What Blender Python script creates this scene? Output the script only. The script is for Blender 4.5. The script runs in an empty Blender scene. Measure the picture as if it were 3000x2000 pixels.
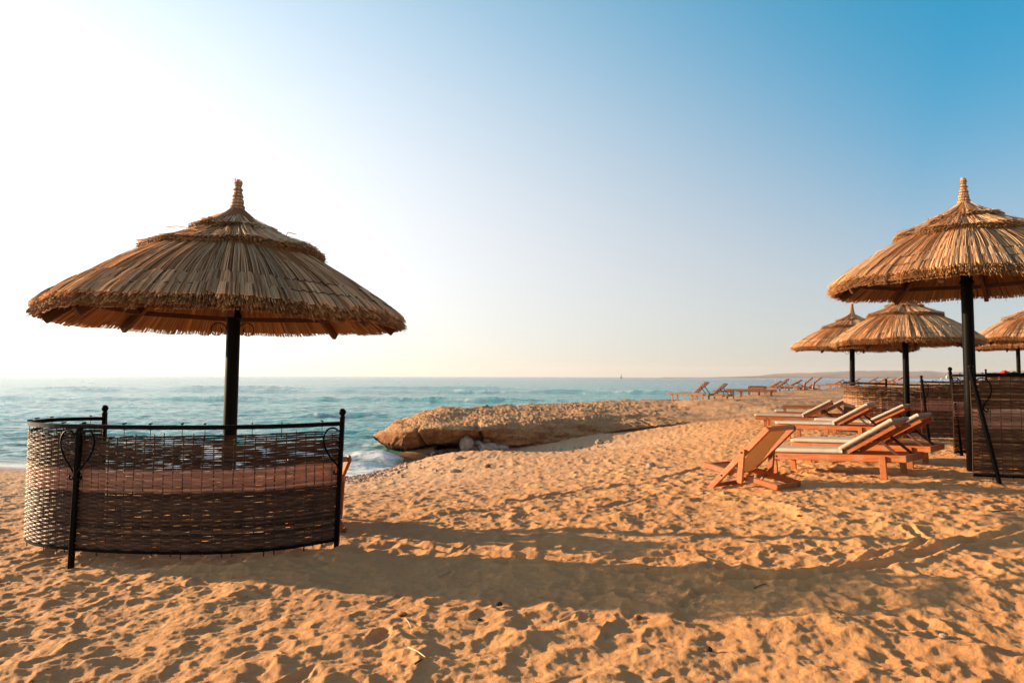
import bpy, math, random
import numpy as np
from mathutils import Vector, Matrix

random.seed(7)
scene = bpy.context.scene
COL = scene.collection
R = math.radians

# ------------------------------------------------------------------ camera
CAM_H = 1.5
PITCH = 2.95
ROLL = 0.17
FPX = 2000.0                      # focal length in pixels of the 3000 px wide photograph
cam_d = bpy.data.cameras.new("camera")
cam_d.lens = 24.0
cam_d.sensor_width = 36.0
cam_d.clip_start = 0.05
cam_d.clip_end = 60000.0
cam = bpy.data.objects.new("camera", cam_d)
COL.objects.link(cam)
cam.matrix_world = Matrix.Translation((0, 0, CAM_H)) @ Matrix.Rotation(R(90 + PITCH), 4, 'X') @ Matrix.Rotation(R(ROLL), 4, 'Z')
scene.camera = cam
CAMROT = cam.matrix_world.to_3x3()

# ------------------------------------------------------------------ sky, sun, exposure
SUN_ELEV = 11.0
SUN_LEFT = 72.0                   # degrees to the left of the view direction (+Y)
world = bpy.data.worlds.new("World")
scene.world = world
world.use_nodes = True
wn, wl = world.node_tree.nodes, world.node_tree.links
wn.clear()
w_out = wn.new('ShaderNodeOutputWorld')
w_bg = wn.new('ShaderNodeBackground')
w_sky = wn.new('ShaderNodeTexSky')
w_sky.sky_type = 'NISHITA'
w_sky.sun_disc = False
w_sky.sun_elevation = R(SUN_ELEV)
w_sky.sun_rotation = R(-SUN_LEFT)
w_sky.air_density = 1.0
w_sky.dust_density = 1.0
w_sky.ozone_density = 2.0
w_bg.inputs['Strength'].default_value = 0.05
w_gam = wn.new('ShaderNodeHueSaturation'); w_gam.inputs['Saturation'].default_value = 0.75
wl.new(w_sky.outputs[0], w_gam.inputs['Color']); w_mul = wn.new('ShaderNodeMix'); w_mul.data_type = 'RGBA'; w_mul.blend_type = 'MULTIPLY'; w_mul.inputs[0].default_value = 1.0
w_mul.inputs[7].default_value = (.12, .40, .62, 1)
wl.new(w_gam.outputs[0], w_mul.inputs[6]); wl.new(w_mul.outputs[2], w_bg.inputs[0])
sdir = Vector((-math.sin(R(SUN_LEFT)) * math.cos(R(SUN_ELEV)), math.cos(R(SUN_LEFT)) * math.cos(R(SUN_ELEV)), math.sin(R(SUN_ELEV))))


def wmath(op, a, b=None, c=None, clamp=False):
    m = wn.new('ShaderNodeMath'); m.operation = op; m.use_clamp = clamp
    for i, v in enumerate((a, b, c)):
        if v is None: continue
        if hasattr(v, 'links'): wl.new(v, m.inputs[i])
        else: m.inputs[i].default_value = v
    return m.outputs[0]


# the dusty air of a low sun: a pale veil over the blue, thickest at the horizon and towards the sun
SKY_K = 0.355
w_tc = wn.new('ShaderNodeTexCoord')
w_sep = wn.new('ShaderNodeSeparateXYZ'); wl.new(w_tc.outputs['Generated'], w_sep.inputs[0])
w_dot = wn.new('ShaderNodeVectorMath'); w_dot.operation = 'DOT_PRODUCT'
wl.new(w_tc.outputs['Generated'], w_dot.inputs[0]); w_dot.inputs[1].default_value = sdir
elev = wmath('MULTIPLY', wmath('ARCSINE', wmath('MAXIMUM', w_sep.outputs[2], 0.0)), 57.2958)
cc = wmath('MAXIMUM', wmath('ADD', w_dot.outputs['Value'], 0.17), 0.0)
anti = wmath('MAXIMUM', wmath('SUBTRACT', wmath('MULTIPLY', w_dot.outputs['Value'], -1.0), 0.30), 0.0)  # added veil opposite the sun, out of view, to warm the shade
spread = wmath('MULTIPLY_ADD', anti, 70.0, wmath('MULTIPLY_ADD', cc, 33.0, 14.0))
veil = wmath('EXPONENT', wmath('MULTIPLY', wmath('POWER', wmath('DIVIDE', elev, spread), 2.2), -1.0))
w_mix = wn.new('ShaderNodeMix'); w_mix.data_type = 'RGBA'
wl.new(veil, w_mix.inputs[0])
w_up = wn.new('ShaderNodeMix'); w_up.data_type = 'RGBA'
w_mr = wn.new('ShaderNodeMapRange'); w_mr.interpolation_type = 'SMOOTHSTEP'
w_mr.inputs['From Min'].default_value = 26; w_mr.inputs['From Max'].default_value = 62
wl.new(elev, w_mr.inputs['Value']); wl.new(w_mr.outputs[0], w_up.inputs[0])
w_up.inputs[6].default_value = (0.0, 0.335, 0.56, 1); w_up.inputs[7].default_value = (0.26, 0.22, 0.23, 1)  # second tone: sky above the view, neutralised so the shade turns less green
wl.new(w_up.outputs[2], w_mix.inputs[6])
w_mix.inputs[7].default_value = (0.66, 0.58, 0.505, 1)
glow = wmath('MULTIPLY_ADD', wmath('POWER', wmath('DIVIDE', cc, 0.577), 1.6), 0.62, 1.0)
w_bg2 = wn.new('ShaderNodeBackground')
wl.new(w_mix.outputs[2], w_bg2.inputs[0])
zen = wmath('MULTIPLY_ADD', wmath('EXPONENT', wmath('MULTIPLY', wmath('POWER', wmath('DIVIDE', elev, 44.0), 3.0), -1.0)), 0.72, 0.28)
wl.new(wmath('MULTIPLY', wmath('MULTIPLY', glow, SKY_K), zen), w_bg2.inputs['Strength'])
w_add = wn.new('ShaderNodeAddShader')
wl.new(w_bg.outputs[0], w_add.inputs[0]); wl.new(w_bg2.outputs[0], w_add.inputs[1])
wl.new(w_add.outputs[0], w_out.inputs[0])

sun_d = bpy.data.lights.new("sun", 'SUN')
sun_d.energy = 5.0
sun_d.angle = R(0.6)
sun_d.color = (1.0, 0.70, 0.42)
sun = bpy.data.objects.new("sun", sun_d)
COL.objects.link(sun)
sun.rotation_euler = sdir.to_track_quat('Z', 'Y').to_euler()

scene.view_settings.view_transform = 'Standard'
scene.view_settings.look = 'None'
scene.view_settings.exposure = 1.28
scene.view_settings.gamma = 1.0
scene.view_settings.use_curve_mapping = False


# ------------------------------------------------------------------ placing helpers
def ray(px, py):
    v = CAMROT @ Vector(((px - 1500) / FPX, (1000 - py) / FPX, -1.0))
    return v / v.y


def P(px, py, d):
    """world point seen at photo pixel (px, py) at depth d metres"""
    v = ray(px, py)
    return Vector((v.x * d, d, CAM_H + v.z * d))


# ------------------------------------------------------------------ noise (numpy)
def _h(ix, iy, seed):
    n = (ix.astype(np.int64) * 374761393 + iy.astype(np.int64) * 668265263 + seed * 974634777) & 0x7fffffff
    n = ((n ^ (n >> 13)) * 1274126177) & 0x7fffffff
    n = ((n ^ (n >> 15)) * 2246822519) & 0x7fffffff
    return (n ^ (n >> 16)) / float(0x7fffffff)


def vnoise(x, y, seed=0):
    """gradient noise, about -0.7..0.7"""
    x0 = np.floor(x); y0 = np.floor(y)
    fx = x - x0; fy = y - y0
    u = fx * fx * fx * (fx * (fx * 6 - 15) + 10); v = fy * fy * fy * (fy * (fy * 6 - 15) + 10)
    def g(dx, dy):
        a = _h(x0 + dx, y0 + dy, seed) * 2 * math.pi
        return np.cos(a) * (fx - dx) + np.sin(a) * (fy - dy)
    a = g(0, 0); b = g(1, 0); c = g(0, 1); d = g(1, 1)
    return (a + u * (b - a)) * (1 - v) + (c + u * (d - c)) * v


def fbm(x, y, seed=0, octv=4, gain=0.5):
    s = 0; a = 1.0; f = 1.0
    for i in range(octv):
        s = s + a * vnoise(x * f, y * f, seed + i * 17)
        a *= gain; f *= 2.03
    return s


def bowls(x, y, seed=0, k=0.06):
    """cellular bowls with crests between them: trampled dry sand. 0 in a bowl's middle, up to ~1 on a crest"""
    x0 = np.floor(x); y0 = np.floor(y)
    acc = 0
    for dx in (-1, 0, 1):
        for dy in (-1, 0, 1):
            cx = x0 + dx; cy = y0 + dy
            px = cx + 0.1 + 0.8 * _h(cx, cy, seed); py = cy + 0.1 + 0.8 * _h(cx, cy, seed + 5)
            w = 0.7 + 0.7 * _h(cx, cy, seed + 9)
            d = ((x - px) ** 2 + (y - py) ** 2) * w + 0.12 * _h(cx, cy, seed + 11)
            acc = acc + np.exp(-d / k)
    return np.minimum(-k * np.log(acc + 1e-12), 1.2)


def sstep(a, b, x):
    t = np.clip((x - a) / (b - a), 0, 1)
    return t * t * (3 - 2 * t)


# ------------------------------------------------------------------ terrain height
SEA = -0.8
CTRL = np.array([
    (-12, 3, .05), (-8, 2, .03), (-4, 2.5, .05), (0, 2.5, .12), (4, 3, .25), (8, 4, .38), (14, 5, .5),
    (-8, 6, -.05), (-3.2, 7.4, 0), (-3.5, 5.3, 0), (0, 5, .1), (3, 5.5, .25), (6, 9, .3), (10, 9, .38), (16, 10, .5), (5.7, 7.6, .3),
    (0, -6, .3), (-12, -6, .3), (12, -6, .5), (4.6, 8.0, .30), (3.2, 9.4, .16),
    (-20, 19.5, -.85), (-13.6, 18.2, -.8), (-8, 17.0, -.8), (-5.5, 16.3, -.8), (-4.0, 15.7, -.8), (-3.0, 17.3, -.8), (-2.7, 18.7, -.82),
    (-3, 10, -.22), (-10, 11, -.3), (-3, 13, -.5), (0, 14, -.2), (0, 17, -.38), (-1.8, 17.5, -.62), (-2.2, 19.0, -.86), (-1.2, 19.3, -.78),
    (-9, 13.5, -.52), (-16, 14, -.5),
    (-2, 19.4, -.68), (0, 19.8, -.5), (1.5, 19.7, -.38), (4.8, 20.3, 0), (5.6, 20.1, .1), (8.3, 20.9, .3),
    (5.4, 13.5, .25), (8.5, 14.1, .24), (9.5, 16.5, .14), (2, 13, -.05), (2, 10, .05), (7, 17.5, .25), (12, 20, .3),
    (-2, 21.5, -.8), (0, 22.5, -.2), (2, 24, .1), (5, 26, .3), (7.1, 31, .42), (9, 31, .5), (14, 30, .52), (20, 30, .5),
    (14, 38, .55), (19.5, 46, .62), (30, 55, .8), (34.5, 60, 1.0), (44, 62, 1.1), (60, 60, 1.2), (30, 20, .6), (60, 30, .8), (100, 70, 1.4),
    (12, 38, .5), (13.3, 38, .52), (14.8, 42, .55), (17, 44, .58), (22, 49, .68), (27, 53.5, .8), (31.5, 58, .95), (5.2, 34.5, -.8), (8.5, 45, -1.0), (13, 53, -1.0), (21, 64, -1.2), (29, 73, -1.2), (60, 85, -.9), (100, 110, -1),
    (0, 27, -1.6), (3, 45, -2.2), (15, 65, -2.2), (30, 90, -2.2), (-10, 28, -1.9), (-20, 30, -2), (-40, 24, -1.6), (-28, 19, -.9), (-50, 5, 0),
    (-7, 21, -1.3), (-14, 24, -1.6), (-4.2, 18.6, -1.0), (-4.5, 21, -1.3),
    (100, 200, -3), (0, 200, -4), (-100, 100, -4), (300, 200, -3), (300, 80, 2), (-100, 0, 0)], float)
_C = 2.0
_d = np.sqrt((CTRL[:, None, 0] - CTRL[None, :, 0]) ** 2 + (CTRL[:, None, 1] - CTRL[None, :, 1]) ** 2 + _C * _C)
_W = np.linalg.solve(_d + np.eye(len(CTRL)) * -1e-3, CTRL[:, 2] - 0.0)


def G(x, y):
    x = np.asarray(x, float); y = np.asarray(y, float)
    out = np.zeros(x.shape)
    for (cx, cy, _), w in zip(CTRL, _W):
        out += w * np.sqrt((x - cx) ** 2 + (y - cy) ** 2 + _C * _C)
    return out


def gz(x, y):
    return float(G(np.array([x]), np.array([y]))[0])


# grooves dragged through the sand: (points, width, depth)
def gp(px, py, H):
    v = ray(px, py)
    t = -H / v.z
    return (v.x * t, v.y * t)


GROOVES = [
    ([gp(1480, 1612, 1.32), gp(1800, 1632, 1.3), gp(2120, 1662, 1.27), gp(2330, 1660, 1.25), gp(2500, 1643, 1.24), gp(2640, 1622, 1.23), gp(2780, 1580, 1.22), gp(3000, 1545, 1.2)], .05, .032),
    ([gp(2440, 1632, 1.24), gp(2600, 1600, 1.23), gp(2720, 1565, 1.22), gp(2660, 1530, 1.2)], .03, .022),
    ([gp(1120, 1560, 1.4), gp(1250, 1578, 1.36), gp(1480, 1596, 1.33), gp(1700, 1600, 1.3), gp(2050, 1592, 1.28), gp(2350, 1580, 1.25)], .045, .022),
    ([gp(1500, 1455, 1.42), gp(1700, 1420, 1.4), gp(1900, 1390, 1.36), gp(2060, 1350, 1.33)], .06, .02),
    ([gp(1300, 1500, 1.45), gp(1500, 1480, 1.42), gp(1750, 1480, 1.38), gp(1900, 1450, 1.36)], .05, .018),
]


def grooves(x, y):
    out = np.zeros(x.shape)
    for pts, w, dep in GROOVES:
        pts = np.array(pts)
        x0, y0 = pts.min(0) - .6; x1, y1 = pts.max(0) + .6
        m = (x > x0) & (x < x1) & (y > y0) & (y < y1)
        if not m.any(): continue
        xx = x[m] + .05 * vnoise(x[m] * 3, y[m] * 3, 77); yy = y[m] + .05 * vnoise(x[m] * 3, y[m] * 3, 78)
        best = np.full(xx.shape, 9.0)
        for a, b in zip(pts[:-1], pts[1:]):
            ab = b - a
            t = np.clip(((xx - a[0]) * ab[0] + (yy - a[1]) * ab[1]) / (ab @ ab), 0, 1)
            best = np.minimum(best, np.hypot(xx - a[0] - t * ab[0], yy - a[1] - t * ab[1]))
        r = best / w
        out[m] += dep * (-np.exp(-r * r) + .75 * np.exp(-((r - 1.7) / .6) ** 2))
    return out


def ledge(x, y):
    """> 0 on the rocky shelf, in metres behind its front edge"""
    return y - (20.0 + .15 * x + np.maximum(0, x - 8) * .9 + .35 * vnoise(x / 1.5, y / 1.5, 19)) - 40 * sstep(-2.2, -3.2, x)


def sand_detail(x, y, z):
    wx = x + .10 * vnoise(x * 2.1, y * 2.1, 3) + .03 * vnoise(x * 7, y * 7, 4)
    wy = y + .10 * vnoise(x * 2.1, y * 2.1, 5) + .03 * vnoise(x * 7, y * 7, 6)
    a = bowls(wx / .225, wy / .18, 1, .022)
    b = bowls(wx / .115 + 7, wy / .095 + 3, 2, .035)
    c = bowls(wx / .46 + 2, wy / .38 + 9, 3, .03)
    patch = sstep(-.35, .35, vnoise(x / 1.3, y / 1.3, 8))
    patch2 = sstep(-.2, .4, vnoise(x / .8 + 9, y / .8, 14))
    n = fbm(x * 5, y * 5, 9, 5, .6)
    h = .056 * a * (.40 + .60 * patch) + .022 * b * (1.3 - .8 * patch2) + .038 * c * sstep(14, 5, y) + .018 * c + .015 * n + .03 * vnoise(x / 1.3, y / 1.3, 12)
    h += .006 * vnoise(x * 22, y * 22, 31)
    wet = sstep(-.72, -.5, z)                       # smooth below the swash line
    plateau = 1 - .62 * sstep(0, 1.0, ledge(x, y))
    far = sstep(120, 40, y)
    return (h - .05) * (.06 + .94 * wet) * plateau * far + grooves(x, y) * wet


def plateau_relief(X, Y):
    Ld = ledge(X, Y)
    pl = sstep(0, 1.5, Ld) * (.25 + .75 * sstep(34, 27, Y)) * sstep(120, 70, Y)
    return pl * (.10 * fbm(X / 2.2, Y / 3.0, 41, 5, .6) + .10 * vnoise(X / 6, Y / 6, 47)) - .16 * sstep(-.1, .8, Ld) * sstep(9.5, 6, X) * sstep(33, 29, Y)


# ------------------------------------------------------------------ mesh helpers
def new_obj(name, verts, faces, mat=None, parent=None, smooth=False, tint=None):
    me = bpy.data.meshes.new(name)
    me.from_pydata([tuple(v) for v in verts], [], [tuple(f) for f in faces])
    if tint is not None:
        at = me.attributes.new('tint', 'FLOAT', 'POINT')
        at.data.foreach_set('value', np.asarray(tint, dtype=np.float32))
    if mat: me.materials.append(mat)
    if smooth:
        me.polygons.foreach_set('use_smooth', [True] * len(me.polygons))
    me.update()
    o = bpy.data.objects.new(name, me)
    COL.objects.link(o)
    if parent is not None: o.parent = parent
    return o


def grid_obj(name, X, Y, Z, mat, attrs=None):
    nr, nc = X.shape
    me = bpy.data.meshes.new(name)
    nv = nr * nc
    co = np.empty((nv, 3), np.float32)
    co[:, 0] = X.ravel(); co[:, 1] = Y.ravel(); co[:, 2] = Z.ravel()
    i = np.arange(nr - 1)[:, None] * nc + np.arange(nc - 1)[None, :]
    q = np.stack([i, i + 1, i + nc + 1, i + nc], -1).reshape(-1, 4).astype(np.int32)
    me.vertices.add(nv); me.vertices.foreach_set('co', co.ravel())
    me.loops.add(q.size); me.loops.foreach_set('vertex_index', q.ravel())
    me.polygons.add(len(q))
    me.polygons.foreach_set('loop_start', np.arange(0, q.size, 4, dtype=np.int32))
    me.polygons.foreach_set('use_smooth', np.ones(len(q), bool))
    if attrs:
        for k, v in attrs.items():
            at = me.attributes.new(k, 'FLOAT', 'POINT')
            at.data.foreach_set('value', v.ravel().astype(np.float32))
    me.materials.append(mat)
    me.update(calc_edges=True)
    me.validate()
    o = bpy.data.objects.new(name, me)
    COL.objects.link(o)
    return o


class MB:
    """collects pieces into one mesh"""
    def __init__(s):
        s.v = []; s.f = []; s.t = []

    def add(s, vs, fs, t=0.5):
        b = len(s.v)
        s.v += [tuple(v) for v in vs]
        s.f += [tuple(i + b for i in f) for f in fs]
        s.t += [t] * len(vs)

    def bar(s, a, b, w, h, up=(0, 0, 1), bev=0.0, t=.5):
        """rectangular bar from a to b; w across, h along up; bevelled long edges"""
        a = Vector(a); b = Vector(b); d = (b - a).normalized()
        up = Vector(up); sx = d.cross(up).normalized(); u = sx.cross(d).normalized()
        hw, hh = w / 2, h / 2
        c = bev
        if c > 0:
            pr = [(-hw + c, -hh), (hw - c, -hh), (hw, -hh + c), (hw, hh - c), (hw - c, hh), (-hw + c, hh), (-hw, hh - c), (-hw, -hh + c)]
        else:
            pr = [(-hw, -hh), (hw, -hh), (hw, hh), (-hw, hh)]
        n = len(pr)
        if c > 0:
            rings = [(a, .985), (a + d * c, 1), (b - d * c, 1), (b, .985)]
            rings = [(a, 1 - 2 * c / max(w, h)), (a + d * c, 1), (b - d * c, 1), (b, 1 - 2 * c / max(w, h))]
        else:
            rings = [(a, 1), (b, 1)]
        vs = []
        for p, sc in rings:
            for x, y in pr: vs.append(p + sx * x * sc + u * y * sc)
        fs = []
        for k in range(len(rings) - 1):
            for i in range(n):
                j = (i + 1) % n
                fs.append((k * n + i, k * n + j, (k + 1) * n + j, (k + 1) * n + i))
        fs.append(tuple(range(n - 1, -1, -1))); fs.append(tuple((len(rings) - 1) * n + i for i in range(n)))
        s.add(vs, fs, t)

    def tube(s, pts, rad, n=8, cap=True, t=.5, flat=1.0):
        pts = [Vector(p) for p in pts]
        if not hasattr(rad, '__len__'): rad = [rad] * len(pts)
        vs = []; fs = []
        ref = Vector((0, 0, 1))
        d0 = (pts[1] - pts[0]).normalized()
        if abs(d0.dot(ref)) > .95: ref = Vector((1, 0, 0))
        for i, p in enumerate(pts):
            d = (pts[min(i + 1, len(pts) - 1)] - pts[max(i - 1, 0)]).normalized()
            sx = d.cross(ref).normalized(); u = sx.cross(d).normalized()
            for k in range(n):
                a = 2 * math.pi * k / n
                vs.append(p + sx * math.cos(a) * rad[i] * flat + u * math.sin(a) * rad[i])
        for i in range(len(pts) - 1):
            for k in range(n):
                j = (k + 1) % n
                fs.append((i * n + k, i * n + j, (i + 1) * n + j, (i + 1) * n + k))
        if cap:
            fs.append(tuple(range(n - 1, -1, -1))); fs.append(tuple((len(pts) - 1) * n + k for k in range(n)))
        s.add(vs, fs, t)

    def lathe(s, prof, n=16, c=(0, 0, 0), t=.5):
        vs = []; fs = []
        for r, z in prof:
            for k in range(n):
                a = 2 * math.pi * k / n
                vs.append((c[0] + r * math.cos(a), c[1] + r * math.sin(a), c[2] + z))
        for i in range(len(prof) - 1):
            for k in range(n):
                j = (k + 1) % n
                fs.append((i * n + k, i * n + j, (i + 1) * n + j, (i + 1) * n + k))
        s.add(vs, fs, t)

    def build(s, name, mat, parent=None, smooth=False):
        return new_obj(name, s.v, s.f, mat, parent, smooth, s.t)


def empty(name, loc, rz=0.0, label=None, cat=None, group=None):
    o = bpy.data.objects.new(name, None)
    COL.objects.link(o)
    o.location = loc
    o.rotation_euler = (0, 0, rz)
    tag(o, label, cat, group)
    return o


def tag(o, label=None, cat=None, group=None, kind=None):
    if label: o['label'] = label
    if cat: o['category'] = cat
    if group: o['group'] = group
    if kind: o['kind'] = kind
    return o


def link_copy(o, parent):
    c = o.copy()
    COL.objects.link(c)
    c.parent = parent
    return c


def copy_tree(root, kids):
    """copy of a thing with its parts and sub-parts; kids maps object -> list of its children"""
    def rec(o, par):
        c = link_copy(o, par)
        for ch in kids.get(o, ()): rec(ch, c)
        return c
    return rec(root, None)


def kid_map():
    m = {}
    for o in COL.objects:
        if o.parent is not None: m.setdefault(o.parent, []).append(o)
    return m


# ------------------------------------------------------------------ materials
def mat_new(name):
    m = bpy.data.materials.new(name)
    m.use_nodes = True
    nt = m.node_tree
    b = nt.nodes['Principled BSDF']
    return m, nt, b


def nd(nt, typ, **kw):
    n = nt.nodes.new(typ)
    for k, v in kw.items():
        if k.startswith('i_'):
            key = k[2:]
            key = int(key) if key.isdigit() else key.replace('_', ' ')
            n.inputs[key].default_value = v
        else:
            setattr(n, k, v)
    return n


def ramp(nt, src, stops, interp='LINEAR'):
    r = nt.nodes.new('ShaderNodeValToRGB')
    r.color_ramp.interpolation = interp
    el = r.color_ramp.elements
    while len(el) < len(stops): el.new(0.5)
    for e, (p, c) in zip(el, stops):
        e.position = p
        e.color = (c[0], c[1], c[2], 1) if hasattr(c, '__len__') else (c, c, c, 1)
    nt.links.new(src, r.inputs[0])
    return r.outputs[0]


def noise(nt, vec, scale, detail=4, rough=.55, dist=0.0):
    n = nd(nt, 'ShaderNodeTexNoise', i_Scale=scale, i_Detail=detail, i_Roughness=rough, i_Distortion=dist)
    if vec is not None: nt.links.new(vec, n.inputs['Vector'])
    return n.outputs[0]


def mixc(nt, fac, a, b, mode='MIX'):
    m = nt.nodes.new('ShaderNodeMix')
    m.data_type = 'RGBA'; m.blend_type = mode
    for sock, v in ((m.inputs[0], fac), (m.inputs[6], a), (m.inputs[7], b)):
        if hasattr(v, 'is_linked') or hasattr(v, 'links'): nt.links.new(v, sock)
        elif hasattr(v, '__len__'): sock.default_value = (v[0], v[1], v[2], 1)
        else: sock.default_value = v
    return m.outputs[2]


def math_(nt, op, a, b=None, clamp=False):
    m = nt.nodes.new('ShaderNodeMath'); m.operation = op; m.use_clamp = clamp
    for sock, v in ((m.inputs[0], a), (m.inputs[1], b)):
        if v is None: continue
        if hasattr(v, 'links'): nt.links.new(v, sock)
        else: sock.default_value = v
    return m.outputs[0]


def bump(nt, b, height, strength=.5, dist=.01):
    n = nd(nt, 'ShaderNodeBump', i_Strength=strength, i_Distance=dist)
    nt.links.new(height, n.inputs['Height'])
    nt.links.new(n.outputs[0], b.inputs['Normal'])


def attr(nt, name):
    a = nt.nodes.new('ShaderNodeAttribute'); a.attribute_name = name
    return a.outputs['Fac']


# --- sand
def make_sand():
    m, nt, b = mat_new('sand')
    geo = nt.nodes.new('ShaderNodeNewGeometry')
    pos = geo.outputs['Position']
    sep = nt.nodes.new('ShaderNodeSeparateXYZ'); nt.links.new(pos, sep.inputs[0])
    big = noise(nt, pos, .5, 4, .6)
    med = noise(nt, pos, 9, 5, .65)
    fine = noise(nt, pos, 260, 3, .7)
    c = ramp(nt, big, [(.3, (.56, .24, .082)), (.7, (.69, .345, .128))])
    c = mixc(nt, ramp(nt, med, [(.35, 0.0), (.75, .55)]), c, (.60, .34, .15))
    c = mixc(nt, ramp(nt, fine, [(.3, .0), (.5, .0), (.62, .38)]), c, (.34, .19, .09))
    c = mixc(nt, ramp(nt, noise(nt, pos, 420, 2, .5), [(.62, 0.0), (.72, .55)]), c, (.88, .72, .5))
    # paler shell sand in the middle distance and towards the sea
    zr = math_(nt, 'MULTIPLY_ADD', sep.outputs[2], -1.6)
    zn = nt.nodes.new('ShaderNodeMapRange')
    zn.inputs['From Min'].default_value = .15; zn.inputs['From Max'].default_value = -.45
    nt.links.new(sep.outputs[2], zn.inputs['Value'])
    pale = mixc(nt, ramp(nt, noise(nt, pos, 30, 4, .7), [(.35, 0.0), (.7, .8)]), (.64, .42, .25), (.50, .31, .20))
    c = mixc(nt, math_(nt, 'MULTIPLY', zn.outputs[0], .75, True), c, pale)
    # rocky plateau tone far out
    yr = nt.nodes.new('ShaderNodeMapRange')
    yr.inputs['From Min'].default_value = 22; yr.inputs['From Max'].default_value = 27
    nt.links.new(sep.outputs[1], yr.inputs['Value'])
    plat = ramp(nt, noise(nt, pos, .9, 6, .65), [(.32, (.28, .15, .08)), (.5, (.43, .25, .13)), (.68, (.58, .36, .19))])
    c = mixc(nt, math_(nt, 'MULTIPLY', attr(nt, 'shelf'), .88, True), c, plat)
    # wet sand at the water's edge
    wz = nt.nodes.new('ShaderNodeMapRange')
    wz.inputs['From Min'].default_value = -.60; wz.inputs['From Max'].default_value = -.70
    zj = math_(nt, 'ADD', sep.outputs[2], math_(nt, 'MULTIPLY', math_(nt, 'SUBTRACT', noise(nt, pos, .8, 3), .5), .08))
    nt.links.new(zj, wz.inputs['Value'])
    wy = nt.nodes.new('ShaderNodeMapRange')
    wy.inputs['From Min'].default_value = 25; wy.inputs['From Max'].default_value = 22
    nt.links.new(sep.outputs[1], wy.inputs['Value'])
    wet = math_(nt, 'MULTIPLY', wz.outputs[0], 1.0, True)
    c = mixc(nt, wet, c, mixc(nt, .82, c, (.16, .085, .035)))
    nt.links.new(c, b.inputs['Base Color'])
    ro = math_(nt, 'MULTIPLY_ADD', wet, -.78); nt.nodes[-1].inputs[2].default_value = .92
    nt.links.new(ro, b.inputs['Roughness'])
    spc = math_(nt, 'MULTIPLY_ADD', wet, .55); nt.nodes[-1].inputs[2].default_value = .2
    nt.links.new(spc, b.inputs['Specular IOR Level'])
    h = math_(nt, 'ADD', math_(nt, 'MULTIPLY', noise(nt, pos, 55, 5, .7), 1.0), math_(nt, 'MULTIPLY', fine, .35))
    h = math_(nt, 'MULTIPLY', h, math_(nt, 'SUBTRACT', 1.0, wet))
    bump(nt, b, h, .8, .014)
    return m


def make_wood(name, c1, c2, rough=.5):
    m, nt, b = mat_new(name)
    tc = nt.nodes.new('ShaderNodeTexCoord')
    mp = nd(nt, 'ShaderNodeMapping'); mp.inputs['Scale'].default_value = (3, 40, 40)
    nt.links.new(tc.outputs['Object'], mp.inputs['Vector'])
    n = noise(nt, mp.outputs[0], 1.2, 5, .65, .4)
    oi = nt.nodes.new('ShaderNodeObjectInfo')
    c = ramp(nt, n, [(.3, c1), (.7, c2)])
    v = nt.nodes.new('ShaderNodeHueSaturation'); nt.links.new(c, v.inputs['Color'])
    vr = math_(nt, 'MULTIPLY_ADD', oi.outputs['Random'], .45); nt.nodes[-1].inputs[2].default_value = .78
    nt.links.new(vr, v.inputs['Value'])
    n2 = noise(nt, tc.outputs['Object'], 5, 4, .6)
    c2_ = mixc(nt, ramp(nt, n2, [(.5, 0.0), (.75, .45)]), v.outputs[0], (.42, .27, .16))
    nt.links.new(c2_, b.inputs['Base Color'])
    b.inputs['Roughness'].default_value = rough
    bump(nt, b, n, .3, .004)
    return m


def make_thatch(name, stops, trans=.25):
    m, nt, b = mat_new(name)
    t = attr(nt, 'tint')
    oi = nt.nodes.new('ShaderNodeObjectInfo')
    tc = nt.nodes.new('ShaderNodeTexCoord')
    n = noise(nt, tc.outputs['Object'], 14, 3, .6)
    f = math_(nt, 'ADD', math_(nt, 'MULTIPLY', t, .75), math_(nt, 'MULTIPLY', n, .25))
    c = ramp(nt, f, stops)
    v = nt.nodes.new('ShaderNodeHueSaturation'); nt.links.new(c, v.inputs['Color'])
    vr = math_(nt, 'MULTIPLY_ADD', oi.outputs['Random'], .35); nt.nodes[-1].inputs[2].default_value = .82
    nt.links.new(vr, v.inputs['Value'])
    nt.links.new(v.outputs[0], b.inputs['Base Color'])
    b.inputs['Roughness'].default_value = .62
    b.inputs['Specular IOR Level'].default_value = .3
    if trans > 0:
        tr = nt.nodes.new('ShaderNodeBsdfTranslucent')
        nt.links.new(v.outputs[0], tr.inputs[0])
        mx = nt.nodes.new('ShaderNodeMixShader'); mx.inputs[0].default_value = trans
        out = nt.nodes['Material Output']
        nt.links.new(b.outputs[0], mx.inputs[1]); nt.links.new(tr.outputs[0], mx.inputs[2])
        nt.links.new(mx.outputs[0], out.inputs[0])
    return m


def make_plain(name, col, rough=.6, var=.25, scale=20, metal=0.0, bumpd=.002):
    m, nt, b = mat_new(name)
    tc = nt.nodes.new('ShaderNodeTexCoord')
    n = noise(nt, tc.outputs['Object'], scale, 5, .65)
    lo = tuple(x * (1 - var) for x in col); hi = tuple(min(1, x * (1 + var)) for x in col)
    c = ramp(nt, n, [(.3, lo), (.7, hi)])
    nt.links.new(c, b.inputs['Base Color'])
    b.inputs['Roughness'].default_value = rough
    b.inputs['Metallic'].default_value = metal
    b.inputs['Specular IOR Level'].default_value = .25
    bump(nt, b, n, .4, bumpd)
    return m


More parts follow.
